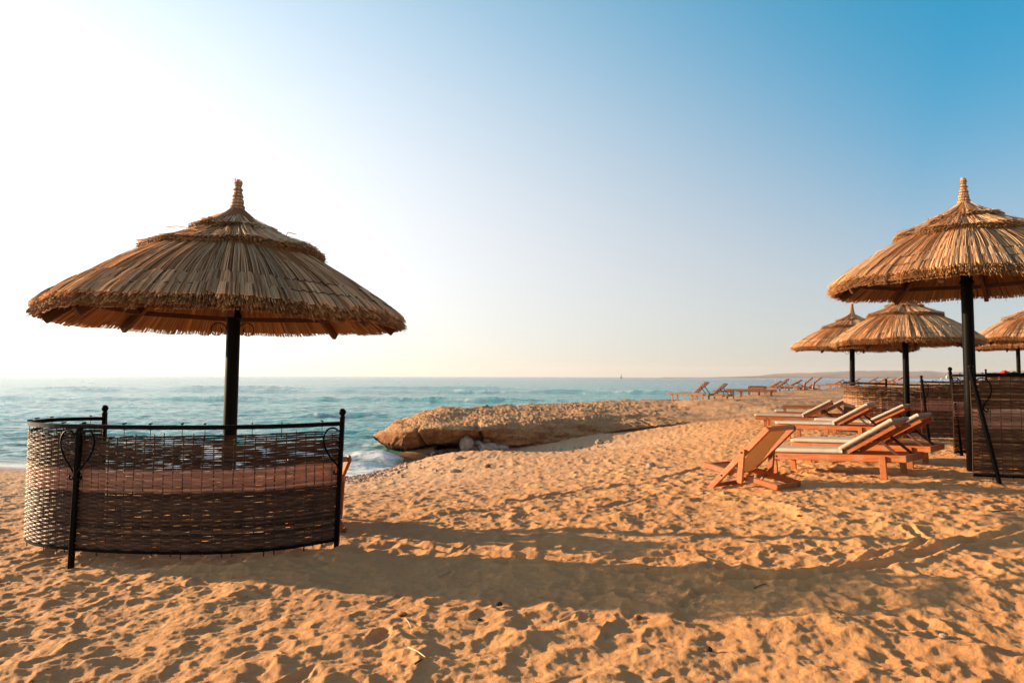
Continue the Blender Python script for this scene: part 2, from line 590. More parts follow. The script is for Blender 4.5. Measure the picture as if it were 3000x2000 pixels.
def make_rock():
    m, nt, b = mat_new('sandstone')
    geo = nt.nodes.new('ShaderNodeNewGeometry'); pos = geo.outputs['Position']
    sep = nt.nodes.new('ShaderNodeSeparateXYZ'); nt.links.new(pos, sep.inputs[0])
    n1 = noise(nt, pos, 1.1, 7, .65, .3); n2 = noise(nt, pos, 7, 6, .7); n3 = noise(nt, pos, 30, 5, .7)
    c = ramp(nt, n1, [(.3, (.17, .055, .014)), (.5, (.36, .145, .042)), (.7, (.54, .27, .10))])
    c = mixc(nt, ramp(nt, n2, [(.42, 0.0), (.65, .8)]), c, (.13, .05, .018))
    c = mixc(nt, ramp(nt, n3, [(.55, 0.0), (.75, .5)]), c, (.62, .45, .27))
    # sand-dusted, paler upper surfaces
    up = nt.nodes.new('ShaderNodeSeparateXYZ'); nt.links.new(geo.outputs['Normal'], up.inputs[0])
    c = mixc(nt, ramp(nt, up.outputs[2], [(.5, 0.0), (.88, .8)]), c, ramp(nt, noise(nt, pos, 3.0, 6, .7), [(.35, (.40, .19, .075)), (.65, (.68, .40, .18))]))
    # algae-dark splash zone; the same tone paints in shade of the undercut
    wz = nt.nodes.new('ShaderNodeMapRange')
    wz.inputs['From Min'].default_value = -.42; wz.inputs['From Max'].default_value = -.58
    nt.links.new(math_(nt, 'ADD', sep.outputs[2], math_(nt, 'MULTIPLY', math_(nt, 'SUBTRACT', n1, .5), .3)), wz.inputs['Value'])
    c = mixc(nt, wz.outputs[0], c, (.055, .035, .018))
    nt.links.new(c, b.inputs['Base Color'])
    b.inputs['Roughness'].default_value = .9
    bump(nt, b, math_(nt, 'ADD', n2, n3), .9, .05)
    return m


def make_water():
    m, nt, b = mat_new('sea_water')
    geo = nt.nodes.new('ShaderNodeNewGeometry'); pos = geo.outputs['Position']
    sep = nt.nodes.new('ShaderNodeSeparateXYZ'); nt.links.new(pos, sep.inputs[0])
    mp = nd(nt, 'ShaderNodeMapping'); mp.inputs['Scale'].default_value = (.35, 1, 1)
    nt.links.new(pos, mp.inputs['Vector'])
    n_big = noise(nt, mp.outputs[0], .03, 3, .5)
    # shallow turquoise over sand, deeper blue beyond the reef
    yr = nt.nodes.new('ShaderNodeMapRange')
    yr.inputs['From Min'].default_value = 60; yr.inputs['From Max'].default_value = 500
    nt.links.new(sep.outputs[1], yr.inputs['Value'])
    xr = nt.nodes.new('ShaderNodeMapRange')
    xr.inputs['From Min'].default_value = 20; xr.inputs['From Max'].default_value = 130
    nt.links.new(sep.outputs[0], xr.inputs['Value'])
    near = ramp(nt, n_big, [(.35, (.006, .22, .21)), (.65, (.025, .37, .34))])
    c = mixc(nt, yr.outputs[0], near, (.02, .26, .30))
    c = mixc(nt, xr.outputs[0], c, (.015, .09, .17))
    sh = nt.nodes.new('ShaderNodeMapRange')
    sh.inputs['From Min'].default_value = 24; sh.inputs['From Max'].default_value = 16
    nt.links.new(sep.outputs[1], sh.inputs['Value'])
    c = mixc(nt, math_(nt, 'MULTIPLY', sh.outputs[0], .6), c, (.42, .40, .32))
    foam = attr(nt, 'foam')
    c = mixc(nt, foam, c, (.86, .88, .88))
    nt.links.new(c, b.inputs['Base Color'])
    ro = math_(nt, 'MULTIPLY_ADD', foam, .5); nt.nodes[-1].inputs[2].default_value = .13
    nt.links.new(ro, b.inputs['Roughness'])
    b.inputs['IOR'].default_value = 1.33
    b.inputs['Specular IOR Level'].default_value = .48
    h = math_(nt, 'ADD', math_(nt, 'MULTIPLY', noise(nt, mp.outputs[0], 2.2, 5, .62), 1.0), math_(nt, 'MULTIPLY', noise(nt, mp.outputs[0], .45, 4, .6), 3.0))
    bump(nt, b, h, 1.0, .2)
    return m


M_SAND = make_sand()
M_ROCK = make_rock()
M_WATER = make_water()
M_TEAK = make_wood('oiled_teak', (.26, .058, .008), (.47, .13, .020), .45)
M_TEAKFAR = make_wood('weathered_teak', (.22, .07, .022), (.44, .17, .055), .55)
M_THATCH = make_thatch('reed_thatch', [(.12, (.34, .17, .07)), (.3, (.66, .40, .20)), (.55, (.86, .61, .36)), (.85, (.96, .80, .56))], .58)
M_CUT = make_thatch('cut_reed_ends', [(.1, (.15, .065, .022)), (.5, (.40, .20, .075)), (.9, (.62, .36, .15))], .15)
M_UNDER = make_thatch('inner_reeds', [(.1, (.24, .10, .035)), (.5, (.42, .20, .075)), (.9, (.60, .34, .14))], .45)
M_FRAMEWOOD = make_plain('dark_rafter_wood', (.075, .028, .012), .7, .35, 12)
M_IRON = make_plain('black_iron', (.003, .0027, .0025), .5, .4, 30, 0, .001)
M_IRON.node_tree.nodes['Principled BSDF'].inputs['Specular IOR Level'].default_value = .06
M_WDARK = make_thatch('dark_wicker', [(.1, (.026, .011, .006)), (.5, (.066, .032, .017)), (.9, (.16, .088, .048))], .15)
M_WWARM = make_thatch('russet_wicker', [(.1, (.06, .020, .008)), (.5, (.15, .065, .025)), (.9, (.38, .20, .085))], .22)
M_WLIGHT = make_thatch('light_wicker', [(.1, (.26, .12, .07)), (.5, (.44, .23, .14)), (.9, (.62, .38, .25))], .25)
M_CUSH = make_plain('cream_canvas', (.42, .35, .27), .85, .10, 6, 0, .004)
M_SLING = make_thatch('sling_canvas', [(.1, (.58, .36, .17)), (.9, (.68, .45, .24))], .35)
M_HILL = make_plain('desert_hills', (.27, .20, .17), .95, .25, .004, 0, 1.0)


# ------------------------------------------------------------------ sand beach
def footprints(ys, X, Y):
    """trails of bare and shod feet pressed into the sand"""
    rs = np.random.RandomState(21)
    D = np.zeros(X.shape)
    prints = []
    for tr in range(12):
        y = 2.7 + 11 * rs.rand() ** 1.3; x = rs.uniform(-.85, .85) * (y + .5)
        a = rs.uniform(0, 2 * math.pi); st = rs.uniform(.52, .72); side = 1
        for k in range(rs.randint(5, 16)):
            a += rs.normal(0, .09)
            x += math.cos(a) * st; y += math.sin(a) * st; side = -side
            prints.append((x - math.sin(a) * .09 * side, y + math.cos(a) * .09 * side, a + .12 * side, rs.uniform(.85, 1.15), rs.rand() < 0))
    for px, py, a, sc, shod in prints:
        if not (2.4 < py < 15) or abs(px) > py: continue
        i0, i1 = np.searchsorted(ys, (py - .3, py + .3))
        xr = X[i0]; j0, j1 = np.searchsorted(xr, (px - .36, px + .36))
        xx = X[i0:i1, j0:j1] - px; yy = Y[i0:i1, j0:j1] - py
        if xx.size == 0: continue
        u = (xx * math.cos(a) + yy * math.sin(a)) / sc; v = (-xx * math.sin(a) + yy * math.cos(a)) / sc
        w = .046 + .012 * np.clip(u / .12, -1, 1)
        r = np.sqrt((u / .138) ** 2 + (v / w) ** 2 * (1 + .0 * u)) + .28 * vnoise((xx + px) * 12, (yy + py) * 12, 9)
        pit = -sstep(1.3, .6, r) * (.021 + .008 * np.clip(np.abs(u) / .1, 0, 1))
        rim = .005 * np.exp(-((r - 1.28) / .20) ** 2)
        d = pit + rim
        if shod: d += sstep(.9, .8, r) * .003 * np.sign(np.sin(u * 260))
        D[i0:i1, j0:j1] += d
    return D


def build_beach():
    ys = list(np.linspace(-3, 2.4, 70))
    y = 2.4
    while y < 130:
        y += max(.0105, .00044 * y * y) if y < 40 else max(.7, .00044 * y * y)
        ys.append(y)
    y2 = list(np.geomspace(132, 420, 22))
    ys = np.array(ys + y2)
    s_in = np.linspace(-.80, .80, 1180)
    s_out = np.geomspace(.82, 2.6, 46)
    s = np.concatenate([-s_out[::-1], s_in, s_out])
    Y = np.repeat(ys[:, None], len(s), 1)
    X = s[None, :] * (np.maximum(Y, 0) + 1.3 + np.maximum(0, -Y) * 1.5 + 2.0 * sstep(2.4, -1, Y))
    Z = G(X, Y)
    FP = footprints(ys, X, Y)
    inside = sstep(.008, -.018, FP)
    Z0 = Z
    SD = sand_detail(X, Y, Z)
    Z = Z0 + SD * (1 - .45 * inside) + FP
    Z += plateau_relief(X, Y)
    o = grid_obj('beach', X, Y, Z, M_SAND, {'shelf': sstep(-.2, 1.0, ledge(X, Y))})
    tag(o, kind='structure')
    print('beach verts', X.size)


build_beach()


# ------------------------------------------------------------------ sea
def build_sea():
    ys = [11.0]
    while ys[-1] < 170:
        y = ys[-1]
        ys.append(y + max(.035, .00033 * y * y))
    ys = np.array(ys + list(np.geomspace(180, 9000, 60)))
    s_in = np.linspace(-.80, .80, 700)
    s_out = np.geomspace(.83, 1.7, 30)
    s = np.concatenate([-s_out[::-1], s_in, s_out])
    Y = np.repeat(ys[:, None], len(s), 1)
    X = s[None, :] * (Y + 3)
    amp = sstep(16.0, 24, Y) * .9 + .1
    fade = sstep(420, 120, Y)
    wx = X + 1.5 * vnoise(X / 9, Y / 9, 61); wy = Y + 1.5 * vnoise(X / 9, Y / 9, 62)
    W = .12 * (1 - 2.4 * np.abs(vnoise(wx / 3.6, wy / 1.7, 63))) + .06 * (1 - 2.4 * np.abs(vnoise(wx / 1.5, wy / .7, 64))) + .035 * (1 - 2 * np.abs(vnoise(wx / .6, wy / .32, 65)))
    W += .12 * vnoise(wx / 12, wy / 4, 66) - .10
    Z = SEA - .05 + W * amp * fade
    foam = np.zeros(X.shape)
    # breakers: (depth at the middle, slope, half width, height, x0, x1, strength)
    def breaker(y0, slope, curve, hw, hgt, x0, x1, st, seed, face=1.0):
        nonlocal Z, foam
        yc = y0 + slope * X + curve * X * X + hw * 2.0 * vnoise(X / (hw * 9), X * 0 + seed, seed)
        env = sstep(x0, x0 + .15 * abs(x1 - x0), X) * sstep(x1, x1 - .15 * abs(x1 - x0), X)
        broken = .55 + .75 * vnoise(X / (hw * 7), Y / (hw * 9), seed + 1)
        dY = (Y - yc) / hw
        Z += hgt * env * np.exp(-dY * dY) * np.clip(.6 + broken, 0, 1.3)
        tex = .5 + .9 * fbm(X / (hw * 1.1), Y / (hw * .6), seed + 2, 4, .6)
        f = st * env * np.exp(-((dY + .5) / .75) ** 2) * np.clip(broken, 0, 1) * np.clip(tex + .35, 0, 1.3)
        foam = np.maximum(foam, np.clip(f * 2.6 - .35, 0, 1))
    breaker(19.5, .05, 0, .45, .28, -9.5, -2.7, 4.0, 71)
    breaker(18.3, .04, 0, .30, .10, -9.5, -2.9, 2.6, 72)
    breaker(22.5, .02, 0, .5, .10, -16, -1.5, .75, 75)
    breaker(38, -.12, 0, .6, .18, -13, -4, .75, 79)
    breaker(66, .02, 0, 1.0, .28, -60, 10, .55, 83)
    breaker(100, -.02, 0, 1.6, .40, -80, 60, .62, 87)
    breaker(128, .12, 0, 2.2, .45, -90, 10, .6, 91)
    breaker(185, .05, 0, 3.0, .5, 20, 130, 1.25, 95)
    breaker(250, .10, 0, 5.0, .5, 60, 230, 1.0, 99)
    breaker(430, .2, 0, 12.0, .9, 150, 420, 1.4, 103)
    breaker(130, .15, 0, 2.0, .3, 60, 120, 1.0, 107)
    # lace of foam washing over the wet sand
    wash = sstep(19.4, 17.0, Y - .05 * X) * sstep(-.2, .35, fbm(X / .9, Y / .5, 111, 4, .6) + .25)
    foam = np.maximum(foam, wash * .85 * sstep(12, 15, Y))
    # scattered whitecaps
    cap = sstep(.52, .66, fbm(X / 7, Y / 3, 115, 3, .5) + .35 * (W > .12)) * sstep(25, 45, Y) * sstep(420, 150, Y)
    foam = np.maximum(foam, cap * .55)
    o = grid_obj('sea_water', X, Y, Z, M_WATER, {'foam': foam})
    tag(o, kind='structure')
    print('sea verts', X.size)


build_sea()


# ------------------------------------------------------------------ far hills over the bay
def build_hills():
    a = np.linspace(.22, 1.5, 420)
    ys = np.linspace(2500, 5200, 60)
    Y = np.repeat(ys[:, None], len(a), 1)
    X = a[None, :] * Y
    env = sstep(.27, .50, a)[None, :]
    ridge = sstep(2900, 3900, Y) * sstep(5400, 4200, Y)
    plain = sstep(2500, 2620, Y)
    h = plain * (3 + 5 * sstep(.27, .4, a)[None, :]) + ridge * env * (18 + 34 * fbm(X / 420, Y / 900, 121, 5, .5) + 14 * sstep(.35, .7, a)[None, :]) + plain * env * 5 * fbm(X / 160, Y / 300, 125, 3)
    h *= .85
    o = grid_obj('hills', X, Y, SEA - 1 + h, M_HILL)
    tag(o, kind='structure')


build_hills()


# ------------------------------------------------------------------ rock promontory
def build_rock():
    # cross sections from the tip to where the ledge sinks into the sand:
    # (photo x, [ (photo y, depth) ridge, shoulder, upper lip, lower lip, recess, foot ])
    S = [
        (1093, [(1273, 20.4), (1273.5, 20.35), (1275, 20.3), (1276, 20.3), (1277, 20.35), (1278, 20.4)]),
        (1106, [(1266, 20.7), (1268, 20.4), (1272, 20.1), (1283, 20.1), (1287, 20.6), (1290, 20.9)]),
        (1138, [(1253, 21.0), (1259, 20.3), (1266, 19.7), (1302, 19.75), (1310, 20.8), (1314, 21.3)]),
        (1172, [(1239, 21.4), (1250, 20.3), (1264, 19.2), (1311, 19.6), (1318, 20.8), (1345, 21.4)]),
        (1180, [(1236, 21.5), (1249, 20.3), (1263, 19.1), (1312, 19.5), (1319, 20.8), (1358, 20.4)]),
        (1205, [(1224, 21.8), (1243, 20.4), (1261, 19.0), (1311, 19.45), (1318, 20.8), (1356, 20.5)]),
        (1250, [(1208, 22.2), (1233, 20.6), (1257, 18.95), (1303, 19.4), (1310, 20.8), (1350, 20.5)]),
        (1300, [(1198, 22.8), (1230, 20.7), (1253, 19.0), (1298, 19.4), (1306, 20.6), (1340, 20.4)]),
        (1360, [(1194, 23.3), (1226, 20.9), (1253, 19.1), (1295, 19.5), (1302, 20.3), (1330, 20.2)]),
        (1420, [(1192, 24.0), (1220, 21.2), (1252, 19.4), (1295, 19.7), (1302, 20.1), (1324, 20.1)]),
        (1490, [(1188, 25.0), (1212, 21.8), (1246, 19.9), (1300, 19.6), (1304, 19.9), (1318, 19.9)]),
        (1560, [(1185, 26.0), (1208, 22.2), (1240, 20.2), (1292, 19.7), (1300, 19.7), (1312, 19.7)]),
        (1640, [(1182, 27.5), (1205, 22.8), (1234, 20.8), (1282, 20.0), (1296, 19.9), (1308, 19.8)]),
        (1710, [(1179, 29.0), (1199, 23.4), (1226, 21.3), (1272, 20.4), (1284, 20.4), (1298, 20.2)]),
        (1780, [(1176, 30.0), (1202, 23.8), (1223, 21.8), (1262, 20.8), (1273, 20.8), (1288, 20.6)]),
        (1860, [(1173, 31.0), (1204, 24.0), (1224, 22.0), (1250, 21.1), (1262, 21.1), (1280, 20.9)]),
        (1960, [(1172, 31.5), (1206, 24.0), (1224, 22.2), (1242, 21.3), (1250, 21.3), (1268, 21.2)]),
        (2060, [(1176, 31.5), (1212, 24.0), (1226, 22.6), (1236, 21.9), (1246, 21.7), (1262, 21.6)]),
        (2180, [(1184, 31.0), (1220, 24.5), (1230, 23.2), (1238, 22.4), (1250, 22.0), (1266, 21.9)]),
    ]
    secs = []
    for px, pr in S:
        pts = [P(px, py, d) for py, d in pr]
        k = .02 if px == 1093 else (.4 if px == 1106 else 1)
        back = pts[0] + Vector((-.5, .9, -.25)) * k; back2 = pts[0] + Vector((-.9, 1.8, -2.2)) * k
        foot = pts[-1].copy(); foot.z -= .35 * k
        if px < 1172: foot = pts[-1].copy(); back2 = pts[-1] + Vector((0, .05, 0))
        secs.append([back2, back] + pts + [foot])
    A = np.array([[tuple(p) for p in s] for s in secs])       # ns x 9 x 3
    ns, npf, _ = A.shape

    def cat(A, n, axis):
        A = np.moveaxis(A, axis, 0)
        m = A.shape[0]
        t = np.linspace(0, m - 1, n)
        i = np.clip(np.floor(t).astype(int), 0, m - 2); f = (t - i)[:, None, None]
        p0 = A[np.clip(i - 1, 0, m - 1)]; p1 = A[i]; p2 = A[i + 1]; p3 = A[np.clip(i + 2, 0, m - 1)]
        r = .5 * (2 * p1 + (p2 - p0) * f + (2 * p0 - 5 * p1 + 4 * p2 - p3) * f * f + (3 * p1 - p0 - 3 * p2 + p3) * f ** 3)
        return np.moveaxis(r, 0, axis)
    B = cat(cat(A, 420, 0), 150, 1)
    # rough relief along the normals
    du = np.gradient(B, axis=0); dv = np.gradient(B, axis=1)
    N = np.cross(du, dv); N /= np.linalg.norm(N, axis=2, keepdims=True) + 1e-9
    x, y, z = B[..., 0], B[..., 1], B[..., 2]
    u = x * .9 + y * .25
    vco = np.repeat(np.linspace(0, 8, 150)[None, :], 420, 0)
    top = sstep(1.2, 2.2, vco) * sstep(4.6, 3.4, vco)
    face = sstep(3.8, 4.3, vco) * sstep(6.2, 5.4, vco)
    q = y * .8 + z * 1.4
    disp = .10 * fbm(u / 1.1, q / .7, 131, 6, .62) + .09 * np.abs(fbm(u / .22, q / .16, 135, 5, .65)) + .03 * sstep(.1, .5, np.sin(z * 26 + 2.5 * vnoise(u / 2, q / 3, 133))) * face
    disp *= (1 - .35 * top)
    disp += top * (.05 * (bowls(u / .55, q / .45, 137, .1) - .3))
    disp -= .10 * face * sstep(.42, .5, np.abs(fbm(u / .8, z / 1.6, 139, 2)))
    disp *= (1 - .35 * face)
    # vertical cracks
    for xc in (-2.6, -0.9):
        disp -= .16 * np.exp(-((x - xc + .35 * (z + .1)) / .05) ** 2) * sstep(3, 4, vco) * sstep(6.6, 5.5, vco)
    endf = sstep(1.0, .86, np.linspace(0, 1, 420))[:, None] * .85 + .15
    tipf = sstep(0, .13, np.linspace(0, 1, 420))[:, None] * .88 + .12
    disp = (disp - .05) * endf * tipf
    B2 = B - N * (-disp)[..., None] if N[200, 60, 2] > 0 else B - N * disp[..., None]
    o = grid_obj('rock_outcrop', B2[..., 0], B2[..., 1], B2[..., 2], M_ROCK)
    tag(o, 'long tan sandstone ledge jutting from the beach into the sea, undercut at its tip', 'rock')


build_rock()
#__PART2__


# ------------------------------------------------------------------ thatched umbrella
def canopy_profile(Rm):
    """height of the thatch surface above the rim height, by radius"""
    def skirt(r):
        t = (Rm - r) / Rm
        return Rm * (.60 * t + .14 * t * t) + .06 * math.sin(math.pi * min(1, max(0, t / .55)))
    def tier(r):
        t = max(0.0, (.5 * Rm - r) / (.5 * Rm))
        return skirt(.5 * Rm) + .075 + .5 * Rm * (.40 * t + .12 * t ** 3)
    def cap(r):
        t = max(0.0, (.24 * Rm - r) / (.24 * Rm))
        return tier(.24 * Rm) + .035 + .24 * Rm * (.46 * t + .22 * t ** 3)
    return skirt, tier, cap


def strand(mb, r0, r1, zf, a0, a1, w0, w1, dz, rng, n=5, t=.5, droop=0.0, h=.6):
    vs = []; fs = []
    for i in range(n):
        f = i / (n - 1)
        r = r0 + (r1 - r0) * f
        a = a0 + (a1 - a0) * f
        w = (w0 + (w1 - w0) * f) * .5
        z = zf(r) + dz(f) - droop * f * f
        ca, sa = math.cos(a), math.sin(a)
        cx, cy = r * ca, r * sa
        vs += [(cx + sa * w, cy - ca * w, z), (cx - sa * w, cy + ca * w, z), (cx + .25 * w * ca, cy + .25 * w * sa, z + w * 2 * h)]
    for i in range(n - 1):
        b = i * 3
        for k in range(3):
            j = (k + 1) % 3
            fs.append((b + k, b + 3 + k, b + 3 + j, b + j))
    fs.append(((n - 1) * 3, (n - 1) * 3 + 1, (n - 1) * 3 + 2))
    mb.add(vs, fs, t)


def make_bundles(Rm, which, nvar, rng):
    """mesh variants of one tied bundle of reeds, built about the pole axis along +x"""
    skirt, tier, cap = canopy_profile(Rm)
    zf, r0, r1, nb, thick, ns = {'skirt': (skirt, .40 * Rm, Rm, None, .085, 15), 'tier': (tier, .16 * Rm, .51 * Rm, None, .065, 12), 'cap': (cap, .035 * Rm, .255 * Rm, None, .04, 9)}[which]
    out = []
    nbun = NBUN[which]
    ha = math.pi / nbun
    for v in range(nvar):
        top = MB(); end = MB(); und = MB()
        lift = rng.uniform(-.006, .012)
        shag = rng.uniform(.6, 1.4)
        lean = rng.uniform(-.25, .25) * ha
        for k in range(ns):
            q = (k + .5) / ns * 2 - 1
            a0 = q * ha * 1.15 + rng.gauss(0, .22 if rng.random() < .75 else .9) * ha + lean * -1.5; a1 = q * ha * 1.04 + rng.gauss(0, .09) * ha + lean
            hump = .024 * math.sqrt(max(0, 1 - q * q * .9)) * (1 if which != 'cap' else .6)
            rr1 = r1 + rng.gauss(0, .010) * shag
            wend = 2.0 * r1 * ha / ns * rng.uniform(.85, 1.5)
            rp = rng.uniform(0, 6)
            s_ = .018 if rng.random() < .12 else .005
            def dz(f, hump=hump, rp=rp, s_=s_):
                r = r0 + (r1 - r0) * f
                # pinched by the stitching near the rim
                pin = 1 - .75 * math.exp(-((r - (r1 - .30)) / .035) ** 2) - .6 * math.exp(-((r - (r1 - .13)) / .03) ** 2)
                return lift + hump * (f * .8 + .2) * pin + s_ * math.sin(rp + f * 5)
            strand(top, r0, rr1, zf, a0, a1, wend * .6, wend, dz, rng, 9, rng.random(), 0, .5)
        # shorter reeds tied over the rim in two overlapping courses
        if which == 'skirt':
            for rs, zz in ((.31, .020), (.15, .030)):
                for k in range(9):
                    q = (k + .5) / 9 * 2 - 1
                    a = q * ha * .93
                    hump = .022 * math.sqrt(max(0, 1 - q * q * .95))
                    w = 2.0 * r1 * ha / 9 * rng.uniform(.95, 1.3)
                    ra = r1 - rs + rng.gauss(0, .012); rb = r1 + rng.gauss(0, .010) if rs < .2 else r1 - .10 + rng.gauss(0, .01)
                    def dz(f, hump=hump, zz=zz): return lift + zz + hump * math.sin(math.pi * (.12 + .76 * f)) ** .6
                    strand(top, ra, rb, zf, a, a * rng.uniform(.95, 1.05) + rng.gauss(0, .05) * ha, w * .9, w, dz, rng, 4, rng.random(), 0, .6)
        # the cut ends, stacked through the thickness of the thatch
        nl = max(3, int(thick / .013))
        for l in range(nl):
            nn = 8 if which == 'skirt' else 7
            for k in range(nn):
                q = (k + .5 + rng.uniform(-.4, .4)) / nn * 2 - 1
                a = q * ha * 1.02
                w = 2.0 * r1 * ha / nn * rng.uniform(.6, 1.05)
                zo = -(l + .6) * thick / nl + rng.gauss(0, .004)
                rb = r1 - .012 * abs(l - nl * .35) + rng.gauss(0, .014) * shag
                strand(end, r1 - .14, rb, zf, a, a + rng.gauss(0, .10) * ha, w, w * .9, (lambda f, zo=zo: lift + zo), rng, 2, rng.random(), rng.gauss(0, .006), .8)
            # a few straggling tips
        for k in range(2):
            q = rng.uniform(-1, 1)
            strand(end, r1 - .1, r1 + rng.uniform(.01, .05), zf, q * ha, q * ha + rng.gauss(0, .3) * ha, .007, .004, (lambda f: -rng.uniform(.0, thick)), rng, 2, rng.random(), rng.uniform(0, .05))
        if which == 'skirt':
            for k in range(9):
                q = (k + .5) / 9 * 2 - 1
                w = 2.0 * r1 * ha / 9
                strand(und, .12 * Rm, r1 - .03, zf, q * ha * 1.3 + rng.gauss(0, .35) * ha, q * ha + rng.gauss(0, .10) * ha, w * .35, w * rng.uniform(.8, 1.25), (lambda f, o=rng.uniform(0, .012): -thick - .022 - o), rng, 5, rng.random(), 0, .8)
        out.append((top, end, und))
    return out


NBUN = {'skirt': 104, 'tier': 60, 'cap': 30}


def make_umbrella(Rm, rim_h, top_h, seed):
    """rim_h: height of the rim (top face) above the sand; the pole foot at the origin"""
    rng = random.Random(seed)
    root = empty('thatched_umbrella', (0, 0, 0))
    skirt, tier, cap = canopy_profile(Rm)
    # pole
    p = MB()
    zt = rim_h + cap(.1) - .02
    p.lathe([(.0, -.3), (.072, -.3), (.072, 1.0), (.070, rim_h), (.068, zt), (0, zt)], 20)
    p.build('pole', M_IRON, root, True)
    c = MB(); c.lathe([(.074, rim_h - .02), (.084, rim_h - .01), (.084, rim_h + .03), (.074, rim_h + .04)], 20)
    c.build('pole_collar', M_IRON, root, True)
    # small scrolls on the pole under the canopy
    for sgn in (-1, 1):
        m = MB()
        pts = []
        for i in range(22):
            a = i / 21 * 2 * math.pi * 1.15
            rr = .035 + .06 * (1 - i / 21)
            pts.append((sgn * (.07 + .085 + rr * math.cos(a + math.pi)), -.03, rim_h - .16 + .02 + rr * math.sin(a)))
        m.tube(pts, .006, 5)
        m.build('scroll_bracket', M_IRON, root, True)
    # rafters and the ring of purlins under them
    for k in range(8):
        a = (k + .35) * math.pi / 4
        ca, sa = math.cos(a), math.sin(a)
        m = MB()
        rs = [.07, .5 * Rm, .955 * Rm]
        for i in range(1):
            m.bar((rs[0] * ca, rs[0] * sa, rim_h + skirt(rs[0]) - .20), (rs[2] * ca, rs[2] * sa, rim_h + skirt(rs[2]) - .165), .055, .085, bev=.006)
        m.build('rafter', M_FRAMEWOOD, root)
        a2 = a + math.pi / 4
        m = MB(); rr = .80 * Rm
        zz = rim_h + skirt(rr) - .19
        m.bar((rr * ca, rr * sa, zz), (rr * math.cos(a2), rr * math.sin(a2), zz), .04, .055)
        m.build('purlin', M_FRAMEWOOD, root)
    # reed mat that the bundles lie on
    core = MB(); n = 96
    prof = [(.05, skirt(.05) - .095)] + [(r * Rm, skirt(r * Rm) - .095) for r in (.2, .4, .6, .8, .93)] + [(.975 * Rm, skirt(.975 * Rm) - .085)]
    top = [(.95 * Rm, skirt(.95 * Rm) - .03), (.6 * Rm, skirt(.6 * Rm) - .01), (.49 * Rm, skirt(.49 * Rm) - .005), (.49 * Rm, tier(.49 * Rm) - .03), (.3 * Rm, tier(.3 * Rm) - .012), (.235 * Rm, tier(.235 * Rm) - .008), (.235 * Rm, cap(.235 * Rm) - .02), (.1 * Rm, cap(.1 * Rm) - .012), (.03, cap(.03) - .01)]
    core.lathe([(r, z + rim_h) for r, z in prof + top], n, t=.35)
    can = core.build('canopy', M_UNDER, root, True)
    # bundles
    for which, name in (('skirt', 'reed_bundle'), ('tier', 'tier_bundle'), ('cap', 'cap_bundle')):
        var = make_bundles(Rm, which, 7 if which == 'skirt' else 5, rng)
        meshes = []
        for top_, end_, und_ in var:
            v = []; f = []; t = []; mi = []
            for part, idx in ((top_, 0), (end_, 1), (und_, 2)):
                b = len(v)
                v += part.v; f += [tuple(i + b for i in ff) for ff in part.f]; t += part.t; mi += [idx] * len(part.f)
            me = bpy.data.meshes.new(name)
            me.from_pydata(v, [], f)
            at = me.attributes.new('tint', 'FLOAT', 'POINT'); at.data.foreach_set('value', np.array(t, np.float32))
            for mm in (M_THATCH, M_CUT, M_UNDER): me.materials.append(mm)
            me.polygons.foreach_set('material_index', np.array(mi, np.int32))
            me.update()
            meshes.append(me)
        nb = NBUN[which]
        last = None
        ph = rng.uniform(0, 6)
        for k in range(nb):
            i = rng.randrange(len(meshes))
            if meshes[i] is last: i = (i + 1) % len(meshes)
            last = meshes[i]
            o = bpy.data.objects.new(name, meshes[i]); COL.objects.link(o); o.parent = can
            a = 2 * math.pi * k / nb
            o.rotation_euler = (0, 0, a + rng.gauss(0, .05) * math.pi / nb)
            sc = 1 + .012 * math.sin(3 * a + ph) + .010 * math.sin(8 * a + ph * 2) + rng.gauss(0, .006)
            o.scale = (sc, sc, 1)
            o.location = (0, 0, rim_h + .014 * math.sin(2 * a + ph) + .012 * math.sin(8 * a + ph * 2) + rng.gauss(0, .006))
    # stitching cords
    for rr, dz in ((Rm - .30, .016), (Rm - .13, .03)):
        m = MB(); pts = []
        for k in range(209):
            a = 2 * math.pi * k / 208
            hump = .016 * abs(math.sin(a * 52))
            pts.append((rr * math.cos(a), rr * math.sin(a), rim_h + skirt(rr) + dz + hump))
        m.tube(pts, .0045, 4, False, .1)
        m.build('stitching_cord', M_WDARK, can)
    # spire of bound reeds
    zs = rim_h + cap(.06) - .05
    hs = top_h - zs
    m = MB(); nseg = 26
    for k in range(34):
        a = 2 * math.pi * k / 34
        pts = []; rad = []
        for i in range(nseg):
            f = i / (nseg - 1)
            rr = .052 * (1 - f) ** 1.3 + .024 + .016 * max(0, (f - .86) / .14) + .005 * math.sin(f * 36)
            aa = a + .8 * f + rng.gauss(0, .02)
            pts.append((rr * math.cos(aa), rr * math.sin(aa), zs + hs * f + (rng.gauss(0, .012) if i == nseg - 1 else 0)))
        m.tube(pts, [.0105 * (1 - .45 * i / nseg) for i in range(nseg)], 4, True, rng.random())
    sp = m.build('spire', M_THATCH, root)
    m = MB()
    for f in (.06, .14, .24, .34, .44, .54, .64, .74, .86, .93):
        rr = .052 * (1 - f) ** 1.3 + .024 + .008 + .006 * math.sin(f * 36)
        pts = [(rr * math.cos(q / 18 * 2 * math.pi), rr * math.sin(q / 18 * 2 * math.pi), zs + hs * (f + .012 * math.sin(q / 18 * 2 * math.pi))) for q in range(19)]
        m.tube(pts, .007, 5, False, .3)
    m.build('binding', M_CUT, sp)
